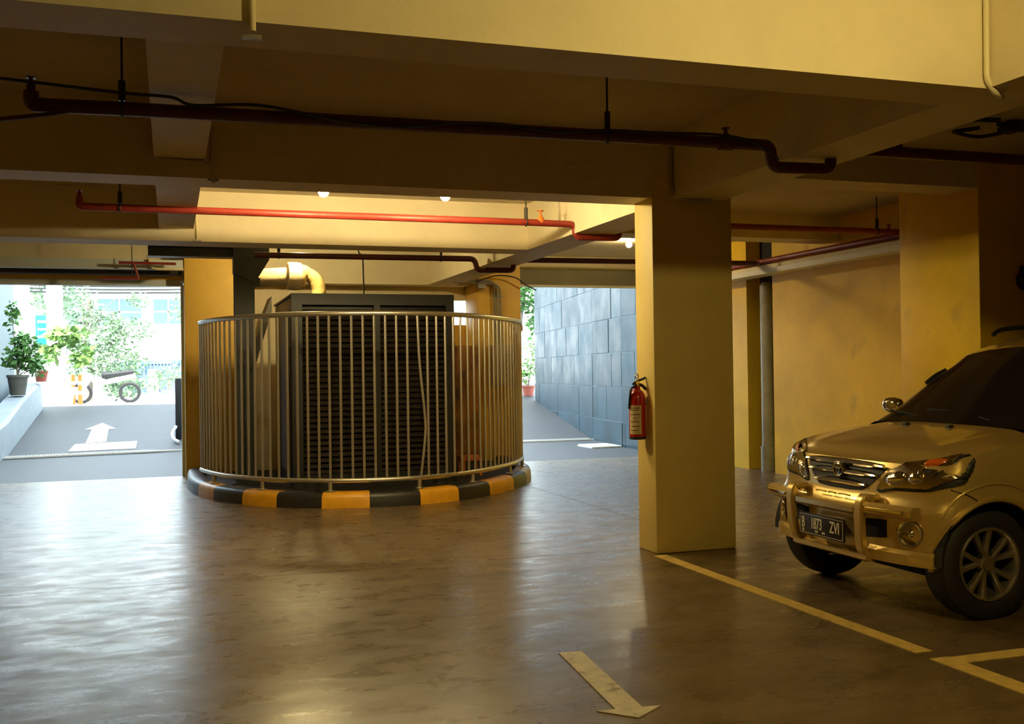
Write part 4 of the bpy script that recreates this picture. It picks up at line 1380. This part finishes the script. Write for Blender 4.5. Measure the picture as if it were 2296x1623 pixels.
for x in XS:
    zc, ye, yb, zb = smooth_tab(ZC, x), smooth_tab(YE, x), smooth_tab(YB, x), smooth_tab(ZTOP, x) - 0.005
    dr_ = min(0.055, 0.35 * max(0, zc - zb)) 
    row = []
    for kind, t in VN:
        if kind == 'c':
            row.append(Vector((x + 0.05 * t * t * (1 if x < 5.3 else 0.3), ye * t, zc - dr_ * (t ** 2.6))))
        else:
            z0 = zc - dr_
            q = Vector((x + 0.05 * (1 if x < 5.3 else 0.3) * (1 - t * 0.5), ye + (yb - ye) * (t ** 0.85), z0 + (zb - z0) * t))
            row.append(q)
    CG.append(row)


def cabin_pred(i, j):
    xm = (XS[i] + XS[i + 1]) / 2
    top_ = j < 5
    if j < 4 and xm < 5.34 and i < 6:
        return 'windshield'
    if j < 4 and xm > 7.45:
        return 'rear_window'
    if 7 <= j <= 8 and 4.80 < xm < 7.25:
        return 'side_window'
    return 'roof'


def cabin_part(name, key, m, **p):
    def fn(mb, s):
        idx, vs, fs = {}, [], []
        for i in range(len(XS) - 1):
            for j in range(len(VN) - 1):
                if cabin_pred(i, j) != key:
                    continue
                f = []
                for a, b in ((i, j), (i + 1, j), (i + 1, j + 1), (i, j + 1)):
                    if (a, b) not in idx:
                        idx[(a, b)] = len(vs)
                        p_ = CG[a][b]
                        vs.append((p_.x, CY - p_.y, p_.z))
                    f.append(idx[(a, b)])
                fs.append(tuple(f))
        mb.add(vs, fs)
    return mirror_build(fn, name, M[m], car, angle=50, **p)


roof = cabin_part('roof', 'roof', 'gold', label='gold roof and window pillars')
ws = cabin_part('windshield', 'windshield', 'glass_dark', label='dark tinted windscreen')
cabin_part('side_window', 'side_window', 'glass_dark', label='dark tinted side windows')
cabin_part('rear_window', 'rear_window', 'glass_dark')
# cowl with wipers
MB().tube([(4.645 + 0.04 * (t / 0.72) ** 2, CY + t, 1.040 - 0.035 * (t / 0.72) ** 2) for t in [-0.72 + 1.44 * k / 20 for k in range(21)]], 0.018, 8).build('cowl', M['black'], car, smooth=True)
MB().tube([(4.66, CY - 0.35, 1.065), (4.70, CY - 0.05, 1.10), (4.71, CY + 0.25, 1.115)], 0.008, 6, sub=3).build('wiper', M['black'], car, smooth=True)
MB().tube([(4.66, CY + 0.25, 1.065), (4.69, CY + 0.45, 1.085), (4.71, CY + 0.62, 1.09)], 0.008, 6, sub=3).build('wiper', M['black'], car, smooth=True)
for s_ in (-1, 1):
    MB().tube([(5.55, CY + s_ * 0.56, 1.61), (5.75, CY + s_ * 0.56, 1.66), (6.8, CY + s_ * 0.55, 1.67), (7.05, CY + s_ * 0.55, 1.63)], 0.016, 8, sub=4).build('roof_rail', M['black'], car, smooth=True)
    # mirrors
    mi = MB().tube([(4.985, CY + s_ * 0.80, 1.05), (4.985, CY + s_ * 0.88, 1.10)], 0.025, 8).build('mirror_arm', M['black'], car, smooth=True)
    bm_ = bmesh.new()
    bmesh.ops.create_uvsphere(bm_, u_segments=18, v_segments=10, radius=1.0)
    for v in bm_.verts:
        x_, y_, z_ = v.co
        sq = lambda q: math.copysign(abs(q) ** 0.75, q)
        v.co = Vector((4.985 + (sq(x_) * 0.055 if x_ < 0 else sq(x_) * 0.03), CY + s_ * (0.925 + 0.095 * sq(y_)), 1.118 + 0.055 * sq(z_)))
    MB().bm(bm_).build('mirror_housing', M['chrome'], mi, smooth=True, label='chrome door mirror cover')
    MB().tube([(5.06, CY + s_ * 0.668, 1.275), (5.13, CY + s_ * 0.660, 1.325), (5.21, CY + s_ * 0.645, 1.365)], 0.016, 8, sub=4).build('rain_visor', M['black'], car, smooth=True)
    # door handles
    for hx in (5.45, 6.38):
        MB().bbox((hx, CY + s_ * 0.835 - 0.012, 0.86), (hx + 0.16, CY + s_ * 0.835 + 0.012, 0.885), 0.008).build('door_handle', M['gold'], car, smooth=True)
    # sill trim and arch lips
    for cx, r in WH:
        pts = []
        for k in range(31):
            a = -0.12 + (pi + 0.24) * k / 30
            x_ = cx + r * cos(a)
            z_ = AZ + r * sin(a)
            yy = min(range(len(OUT)), key=lambda i: abs(OUT[i].x - x_) + (5 if OUT[i].y < 0.5 else 0))
            o_ = OUT[yy]
            vv = (z_ - smooth_tab(ZBOT, o_.x)) / (smooth_tab(ZTOP, o_.x) - smooth_tab(ZBOT, o_.x))
            q = shell_pt(o_, max(0, min(1, vv)))
            pts.append((x_, CY + s_ * (q.y + 0.002), z_))
        MB().tube(pts, 0.016, 8).build('arch_lip', M['gold_trim'], car, smooth=True)

# projection target for lamps and grille
_v, _f = [], []
for src in (bumper, fender, hood):
    k = len(_v)
    _v += [src.matrix_world.inverted() and (v.co + Vector((4.25, CY, 0))) for v in src.data.vertices]
    _f += [[i + k for i in p.vertices] for p in src.data.polygons]
BVH = BVHTree.FromPolygons(_v, _f)


def patch(name, pts, m, parent, off=0.006, cuts=3, mirror=False, smooth=True, rim=None, inflate=0.0, flatx=None, **p):
    """thin skin on the car front bounded by 3D outline points"""
    P = [Vector(q) for q in pts]
    bm = bmesh.new()
    vs = [bm.verts.new(q) for q in P]
    bm.faces.new(vs)
    bmesh.ops.triangulate(bm, faces=bm.faces[:])
    for _ in range(cuts):
        bmesh.ops.subdivide_edges(bm, edges=bm.edges[:], cuts=1, use_grid_fill=True)
    bmesh.ops.triangulate(bm, faces=bm.faces[:])
    bd = [v for v in bm.verts if v.is_boundary]
    new = {}
    for v in bm.verts:
        loc, nrm, _i, _d = BVH.find_nearest(v.co)
        if nrm.dot(loc - Vector((4.6, CY, 0.55))) < 0:
            nrm = -nrm
        dist = min((v.co - b.co).length for b in bd)
        new[v] = (loc, nrm, off + inflate * (1 - math.exp(-dist / 0.035)) if not v.is_boundary else off * 0.2)
    for v, (l, n_, o_) in new.items():
        v.co = l + n_ * o_
    mb = MB().bm(bm)
    if mirror:
        mb.v = [(x, 2 * CY - y, z) for x, y, z in mb.v]
    o = mb.build(name, m, parent, smooth, 60, **p)
    return o


def W3(q):
    return (q[0], CY + q[1], q[2])


HL = [(3.821, -0.335, 0.690), (3.87, -0.393, 0.790), (3.90, -0.436, 0.827), (3.964, -0.523, 0.865), (4.037, -0.624, 0.890), (4.118, -0.736, 0.895), (4.140, -0.765, 0.875), (4.11, -0.755, 0.808), (4.045, -0.71, 0.730),
      (3.985, -0.63, 0.695), (3.906, -0.444, 0.690)]
HLs = [tuple(p) for p in smooth_path([Vector(q) for q in HL], 3, True)]


def shrink(pts, k, dx=0, dy=0, dz=0):
    c = sum((Vector(p) for p in pts), Vector()) / len(pts)
    return [tuple(c + (Vector(p) - c) * k + Vector((dx, dy, dz))) for p in pts]


def disc_pts(c, r, rz=None, n=20, ax=0.75):
    """ellipse on the lamp plane: u runs along the lamp, w is up"""
    rz = rz or r
    u = Vector((0.70, -0.71, 0))
    return [tuple(Vector(c) + u * (r * cos(2 * pi * k / n)) + Vector((0, 0, rz * sin(2 * pi * k / n)))) for k in range(n)]


for s_ in (False, True):
    hl = patch('headlamp', [W3(q) for q in HLs], M['black'], car, 0.009, 4, s_, label='wraparound headlamp')
    patch('reflector', [W3(q) for q in shrink(HLs, 0.90, 0.0, 0.01, 0.0)], M['reflector'], hl, 0.014, 4, s_)
    patch('low_beam', [W3(q) for q in disc_pts((3.915, -0.46, 0.755), 0.085, 0.052)], M['chrome'], hl, 0.018, 2, s_, inflate=0.012)
    patch('high_beam', [W3(q) for q in disc_pts((3.985, -0.575, 0.760), 0.05, 0.042)], M['chrome'], hl, 0.018, 2, s_, inflate=0.014)
    lc, ln, _i, _d = BVH.find_nearest(Vector(W3((4.03, -0.645, 0.828))))
    ln = Vector((-0.72, -0.69, 0.12)).normalized()
    iu = Vector((0.69, -0.72, 0.10)).normalized()
    iw = ln.cross(iu).normalized()
    vs = [lc + ln * (0.012 + 0.022 * sqrt(max(0, 1 - q * q))) + iu * (0.072 * q * cos(2 * pi * k / 24)) + iw * (0.030 * q * sin(2 * pi * k / 24)) for q in (1.0, 0.9, 0.7, 0.4, 0.02) for k in range(24)]
    if s_:
        vs = [Vector((v.x, 2 * CY - v.y, v.z)) for v in vs]
    MB().add(vs, [(i * 24 + k, i * 24 + (k + 1) % 24, i * 24 + 24 + (k + 1) % 24, i * 24 + 24 + k) for i in range(4) for k in range(24)]).build('indicator', M['amber'], hl, smooth=True, label='amber indicator lens')
    for k in range(3):
        a = W3((3.835 + k * 0.012, -0.365 - k * 0.016, 0.70 + k * 0.032))
        b = W3((3.90 + k * 0.01, -0.43 - k * 0.012, 0.718 + k * 0.034))
        la, na_, _, _ = BVH.find_nearest(Vector(a))
        lb, nb_, _, _ = BVH.find_nearest(Vector(b))
        mb = MB().tube([la + Vector((-.008, -.006, 0)), lb + Vector((-.008, -.006, 0))], 0.006, 6)
        if s_:
            mb.v = [(x, 2 * CY - y, z) for x, y, z in mb.v]
        mb.build('reflector_rib', M['chrome'], hl, smooth=True)

# panel gap between bumper and fender, crease over the wheel arch
def skin(pts, off=0.0):
    out = []
    for q in pts:
        l, n_, _i, _d = BVH.find_nearest(Vector(W3(q)))
        if n_.dot(l - Vector((4.6, CY, 0.55))) < 0:
            n_ = -n_
        out.append(l + n_ * off)
    return out


for s_ in (False, True):
    for nm, pts, r_, m_, par in (('panel_gap', [(4.045 + 0.02 * k, -0.71 - 0.018 * k, 0.722 - 0.013 * k) for k in range(6)], 0.0035, 'black', fender),
                                 ('arch_crease', [(4.25 + 0.43 * cos(a), -0.80, 0.325 + 0.43 * sin(a)) for a in [pi * (0.30 + 0.5 * k / 16) for k in range(17)]], 0.007, 'gold', fender)):
        P = skin(pts, 0.001 if nm == 'panel_gap' else 0.0)
        mb = MB().tube(P, r_, 6)
        if s_:
            mb.v = [(x, 2 * CY - y, z) for x, y, z in mb.v]
        mb.build(nm, M[m_], par, smooth=True)

# grille: dark opening, three chrome bars, emblem
GO = [(3.87, 0.385, 0.832), (3.87, 0.0, 0.842), (3.87, -0.385, 0.832), (3.87, -0.37, 0.80), (3.86, -0.29, 0.725), (3.86, -0.21, 0.672), (3.86, -0.10, 0.664), (3.86, 0.10, 0.664), (3.86, 0.21, 0.672), (3.86, 0.29, 0.725), (3.87, 0.37, 0.80)]
gr = patch('grille', [W3(q) for q in GO], M['black'], car, 0.004, 4, label='black grille opening with chrome bars')


def gx(y, z):
    l, n_, _, _ = BVH.find_nearest(Vector((3.80, CY + y, z)))
    return l.x


for z, hw, th in ((0.824, 0.375, 0.019), (0.768, 0.325, 0.017), (0.708, 0.245, 0.017)):
    mb = MB()
    vs = []
    n = 20
    for k in range(n + 1):
        y = -hw + 2 * hw * k / n
        x = gx(y, z)
        t = th * (1 - 0.5 * (abs(y) / hw) ** 4)
        zz = z + 0.006 * (1 - (y / hw) ** 2) 
        vs += [(x - 0.004, CY + y, zz + t), (x - 0.020, CY + y, zz + t * 0.5), (x - 0.024, CY + y, zz - t * 0.3), (x - 0.014, CY + y, zz - t), (x + 0.002, CY + y, zz - t)]
    fs = []
    for k in range(n):
        for j in range(5):
            fs.append((k * 5 + j, k * 5 + (j + 1) % 5, k * 5 + 5 + (j + 1) % 5, k * 5 + 5 + j))
    fs += [tuple(range(5)), tuple(n * 5 + j for j in range(5))]
    mb.add(vs, fs).build('grille_bar', M['chrome'], gr, smooth=True, label='chrome grille bar')
EMX = gx(0, 0.785) - 0.030
em = MB().tube([(EMX, CY + 0.048 * cos(a), 0.785 + 0.040 * sin(a)) for a in [2 * pi * k / 28 for k in range(28)]], 0.0065, 8, closed=True).build('emblem', M['chrome'], gr, smooth=True, label='chrome oval emblem')
MB().tube([(EMX, CY + 0.033 * cos(a), 0.801 + 0.014 * sin(a)) for a in [2 * pi * k / 24 for k in range(24)]], 0.0055, 8, closed=True).build('emblem_oval', M['chrome'], em, smooth=True)
MB().tube([(EMX, CY + 0.013 * cos(a), 0.784 + 0.032 * sin(a)) for a in [2 * pi * k / 24 for k in range(24)]], 0.0055, 8, closed=True).build('emblem_oval', M['chrome'], em, smooth=True)
MB().lathe((EMX + 0.004, CY, 0.785), [(0.044, 0.0), (0.044, 0.022)], axis='x', n=24).build('emblem_back', M['black'], em, smooth=True)

# bumper details: dark intakes, fog lamps, lower lip
for s_ in (False, True):
    patch('intake', [W3(q) for q in ((3.82, -0.255, 0.525), (3.83, -0.455, 0.535), (3.83, -0.455, 0.435), (3.82, -0.255, 0.415))], M['dark'], bumper, 0.004, 3, s_, label='dark bumper intake')
    f = Vector((3.875, CY - 0.605, 0.478))
    l, n_, _, _ = BVH.find_nearest(f)
    n_ = Vector((-0.85, -0.5, 0.0)).normalized()
    u = n_.cross(Vector((0, 0, 1))).normalized()
    w = Vector((0, 0, 1))
    sgn = (lambda p: Vector((p.x, 2 * CY - p.y, p.z))) if s_ else (lambda p: p)
    ring = MB().tube([sgn(l + n_ * 0.010 + u * (0.066 * cos(a)) + w * (0.066 * sin(a))) for a in [2 * pi * k / 28 for k in range(28)]], 0.010, 8, closed=True)
    fg = ring.build('fog_lamp', M['chrome'], bumper, smooth=True, label='round fog lamp with chrome ring')
    vs = []
    for q, d in ((0.058, 0.006), (0.045, 0.002), (0.024, 0.0), (0.012, 0.012), (0.001, 0.016)):
        vs += [sgn(l + n_ * d + u * (q * cos(2 * pi * k / 24)) + w * (q * sin(2 * pi * k / 24))) for k in range(24)]
    MB().add(vs, [(i * 24 + k, i * 24 + (k + 1) % 24, i * 24 + 24 + (k + 1) % 24, i * 24 + 24 + k) for i in range(4) for k in range(24)]).build('fog_reflector', M['reflector'], fg, smooth=True)
    # body-coloured lower spoiler
    pts = []
    for o_ in OUT:
        if o_.x < 3.925 and o_.y > 0.30:
            q = shell_pt(o_, 0.02)
            pts.append((q.x - 0.026, CY + (q.y + 0.012) * (1 if s_ else -1), 0.352))
    vs = []
    for (x, y, z) in pts:
        vs += [(x + 0.012, y, z + 0.03), (x - 0.006, y, z + 0.008), (x - 0.004, y, z - 0.050), (x + 0.03, y, z - 0.055)]
    n = len(pts)
    fs = [(4 * k + j, 4 * k + (j + 1) % 4, 4 * k + 4 + (j + 1) % 4, 4 * k + 4 + j) for k in range(n - 1) for j in range(4)]
    fs += [(0, 1, 2, 3), tuple(4 * n - 4 + j for j in range(4))]
    MB().add(vs, fs).build('lower_spoiler', M['gold'], bumper, smooth=True)

# front guard
gd = MB().build('front_guard', M['gold_trim'], car) if False else None
gp = [(3.80, 0.345, 0.640), (3.765, 0.345, 0.655), (3.735, 0.342, 0.625), (3.728, 0.34, 0.54), (3.735, 0.335, 0.43), (3.755, 0.325, 0.35), (3.80, 0.315, 0.315)]


def strap(mb, pts, w, t):
    P = smooth_path([Vector((x, CY + y, z)) for x, y, z in pts], 5)
    vs = []
    for i, p in enumerate(P):
        d = (P[min(i + 1, len(P) - 1)] - P[max(i - 1, 0)]).normalized()
        a = Vector((0, 1, 0))
        n_ = d.cross(a).normalized()
        for (k, q) in ((-1, -0.55), (-0.75, -1), (0.75, -1), (1, -0.55), (1, 1), (-1, 1)):
            vs.append(p + a * (w * k) + n_ * (t * q))
    fs = []
    for i in range(len(P) - 1):
        for j in range(6):
            fs.append((i * 6 + j, i * 6 + (j + 1) % 6, i * 6 + 6 + (j + 1) % 6, i * 6 + 6 + j))
    fs += [tuple(range(6)), tuple(len(P) * 6 - 6 + j for j in range(6))]
    return mb.add(vs, fs)


def guard_bar(ya, yb, z0, z1, xo, xe):
    """flattened bar following the bumper between two lateral positions"""
    vs = []
    n = 18
    for k in range(n + 1):
        y = ya + (yb - ya) * k / n
        e = abs(y) / 0.75
        x = xo + (xe - xo) * max(0, (abs(y) - 0.3) / 0.45) ** 2
        zc_, h = (z0 + z1) / 2, (z1 - z0) / 2
        vs += [(x + 0.055, CY + y, zc_ + h * 0.9), (x + 0.01, CY + y, zc_ + h), (x - 0.012, CY + y, zc_ + h * 0.5), (x - 0.014, CY + y, zc_ - h * 0.5), (x + 0.005, CY + y, zc_ - h), (x + 0.055, CY + y, zc_ - h)]
    fs = [(6 * k + j, 6 * k + (j + 1) % 6, 6 * k + 6 + (j + 1) % 6, 6 * k + 6 + j) for k in range(n) for j in range(6)]
    fs += [tuple(range(6)), tuple(6 * n + j for j in range(6))]
    return MB().add(vs, fs)


gd = guard_bar(-0.34, 0.34, 0.545, 0.600, 3.745, 3.79).build('front_guard', M['gold_trim'], car, smooth=True, label='gold painted front guard')
MB().box((3.728, CY - 0.28, 0.562), (3.7325, CY + 0.30, 0.590)).build('guard_strip', M['chrome'], gd, label='bright strip on the guard bar')
for s_ in (-1, 1):
    strap(MB(), [(x, y * s_, z) for x, y, z in gp], 0.033, 0.018).build('guard_post', M['gold_trim'], gd, smooth=True)
    guard_bar(0.37 * s_, 0.70 * s_, 0.558, 0.632, 3.735, 3.815).build('guard_wing', M['gold_trim'], gd, smooth=True)
    guard_bar(0.40 * s_, 0.66 * s_, 0.588, 0.612, 3.728, 3.79).build('wing_strip', M['chrome'], gd, smooth=True)
    MB().bbox((3.75, CY + s_ * 0.345 - 0.045, 0.635), (3.84, CY + s_ * 0.345 + 0.045, 0.672), 0.012).build('guard_mount', M['gold_trim'], gd, smooth=True)
guard_bar(-0.36, 0.36, 0.285, 0.335, 3.765, 3.80).build('guard_skid', M['gold_trim'], gd, smooth=True)
# raised lettering ribs on the bumper shelf
for k, (a, b) in enumerate(((-0.16, -0.05), (-0.03, 0.05), (0.07, 0.17))):
    MB().tube([(3.80, CY + a, 0.640), (3.792, CY + (a + b) / 2, 0.646), (3.80, CY + b, 0.640)], 0.006, 6).build('shelf_rib', M['gold_trim'], bumper, smooth=True)

# number plate
NPX, NPY, NPZ = 3.716, CY + 0.012, 0.440
plt_ = MB().bbox((NPX, NPY - 0.225, NPZ - 0.067), (NPX + 0.012, NPY + 0.225, NPZ + 0.067), 0.004).build('number_plate', M['plate'], car, smooth=True, label='black number plate with white characters')
MB().box((NPX + 0.012, NPY - 0.1, NPZ - 0.05), (3.81, NPY + 0.1, NPZ + 0.05)).build('plate_mount', M['black'], plt_)
fm = MB()
for a, b, c, d in ((-0.215, -0.058, 0.215, -0.0555), (-0.215, 0.0555, 0.215, 0.058), (-0.215, -0.058, -0.2125, 0.058), (0.2125, -0.058, 0.215, 0.058)):
    fm.box((NPX - 0.0015, NPY + a, NPZ + b), (NPX + 0.0002, NPY + c, NPZ + d))
fm.build('plate_border', M['plateink'], plt_)


def text_mesh(name, s, size, m, parent, pos, sx=1.0, depth=0.0015):
    cu = bpy.data.curves.new(name, 'FONT')
    cu.body = s
    cu.size = size
    cu.extrude = depth
    cu.offset = size * 0.012
    cu.resolution_u = 3
    cu.align_x = 'CENTER'
    to = bpy.data.objects.new(name + '_tmp', cu)
    COL.objects.link(to)
    dg = bpy.context.evaluated_depsgraph_get()
    dg.update()
    me = bpy.data.meshes.new_from_object(to.evaluated_get(dg))
    bpy.data.objects.remove(to)
    # text x -> world -y (read from the front, looking along +x), text y -> z
    vs = [(pos[0] - v.co.z, pos[1] - v.co.x * sx, pos[2] + v.co.y) for v in me.vertices]
    fs = [tuple(p.vertices) for p in me.polygons]
    return MB().add(vs, fs).build(name, M[m], parent)


text_mesh('plate_lettering', 'B', 0.096, 'plateink', plt_, (NPX - 0.001, NPY + 0.180, NPZ - 0.024), 0.60)
text_mesh('plate_lettering', '1873', 0.096, 'plateink', plt_, (NPX - 0.001, NPY + 0.045, NPZ - 0.024), 0.60)
text_mesh('plate_lettering', 'ZVI', 0.096, 'plateink', plt_, (NPX - 0.001, NPY - 0.135, NPZ - 0.024), 0.66)
pm = MB()
for y in (0.186, 0.176):
    pm.box((NPX - 0.0015, NPY + y - 0.003, NPZ - 0.050), (NPX + 0.0002, NPY + y + 0.003, NPZ - 0.030))
for y in (0.055, 0.045, 0.035, -0.015, -0.025, -0.035):
    pm.box((NPX - 0.0015, NPY + y - 0.0035, NPZ - 0.046), (NPX + 0.0002, NPY + y + 0.0035, NPZ - 0.032))
pm.build('plate_small_marks', M['plateink'], plt_)

# wheels
def wheel(cx, side, steer=0.0):
    yo = CY + side * 0.778          # outer face
    s_ = side
    wc = Vector((cx, yo, 0.308))
    prof = [(0.205, -0.19), (0.26, -0.20), (0.295, -0.185), (0.307, -0.15), (0.308, -0.06), (0.298, -0.022), (0.268, -0.004), (0.225, -0.004), (0.203, -0.014)]
    t = MB().lathe(wc, [(r, h * s_) for r, h in prof], axis='y', n=40, cap=False).build('wheel', M['tyre'], car, smooth=True, label='black tyre')
    rim = MB().lathe(wc, [(r, h * s_) for r, h in [(0.204, -0.012), (0.200, -0.004), (0.190, -0.006), (0.183, -0.02), (0.176, -0.06), (0.170, -0.17)]], axis='y', n=40, cap=False).build('rim', M['alloy'], t, smooth=True, label='silver alloy rim')
    MB().lathe(wc, [(r, h * s_) for r, h in [(0.17, -0.14), (0.001, -0.14)]], axis='y', n=24).build('brake_disc', M['dark'], t)
    up_ = Vector((0, 0, 1))
    for k in range(5):
        for d_ in (-1, 1):
            a = pi / 2 + 0.18 + 2 * pi * k / 5 + d_ * 0.045
            a2 = pi / 2 + 0.18 + 2 * pi * k / 5 + d_ * 0.27
            p_in = Vector((0.035 * cos(a), 0, 0.035 * sin(a)))
            p_out = Vector((0.188 * cos(a2), 0, 0.188 * sin(a2)))
            dirv = (p_out - p_in).normalized()
            nv = Vector((-dirv.z, 0, dirv.x))
            vs = []
            for p, w_, dep in ((p_in, 0.016, -0.030), (p_in.lerp(p_out, .55), 0.014, -0.022), (p_out, 0.021, -0.016)):
                for (u_, h_) in ((-1, -0.012), (-0.55, 0), (0.55, 0), (1, -0.012), (1, -0.035), (-1, -0.035)):
                    vs.append(wc + p + nv * (w_ * u_) + Vector((0, s_ * (dep + h_), 0)))
            fs = []
            for i in range(2):
                for j in range(6):
                    fs.append((i * 6 + j, i * 6 + (j + 1) % 6, i * 6 + 6 + (j + 1) % 6, i * 6 + 6 + j))
            fs += [tuple(range(6)), tuple(12 + j for j in range(6))]
            MB().add(vs, fs).build('spoke', M['alloy'], t, smooth=True)
    MB().lathe(wc, [(r, h * s_) for r, h in [(0.058, -0.06), (0.056, -0.034), (0.036, -0.026), (0.034, -0.018), (0.001, -0.016)]], axis='y', n=24).build('hub_cap', M['alloy'], t, smooth=True)
    for k in range(5):
        a = pi / 2 + 0.18 + 2 * pi * (k + 0.5) / 5
        MB().lathe(wc + Vector((0.055 * cos(a), 0, 0.055 * sin(a))), [(0.012, -0.05 * s_), (0.012, -0.032 * s_), (0.006, -0.030 * s_)], axis='y', n=8).build('wheel_nut', M['black'], t)


for cx, _r in WH:
    for side in (-1, 1):
        wheel(cx, side)
# tail lamps and rear plate, for completeness of the body
for s_ in (-1, 1):
    MB().bbox((7.60, CY + s_ * 0.66 - 0.07, 0.85), (7.70, CY + s_ * 0.66 + 0.07, 1.25), 0.02).build('tail_lamp', M['ext_red'], car, smooth=True)
# exhaust tip
MB().lathe((7.6, CY - 0.45, 0.26), [(0.025, 0), (0.025, 0.14)], axis='x', n=12).build('tail_pipe', M['galv'], car, smooth=True)
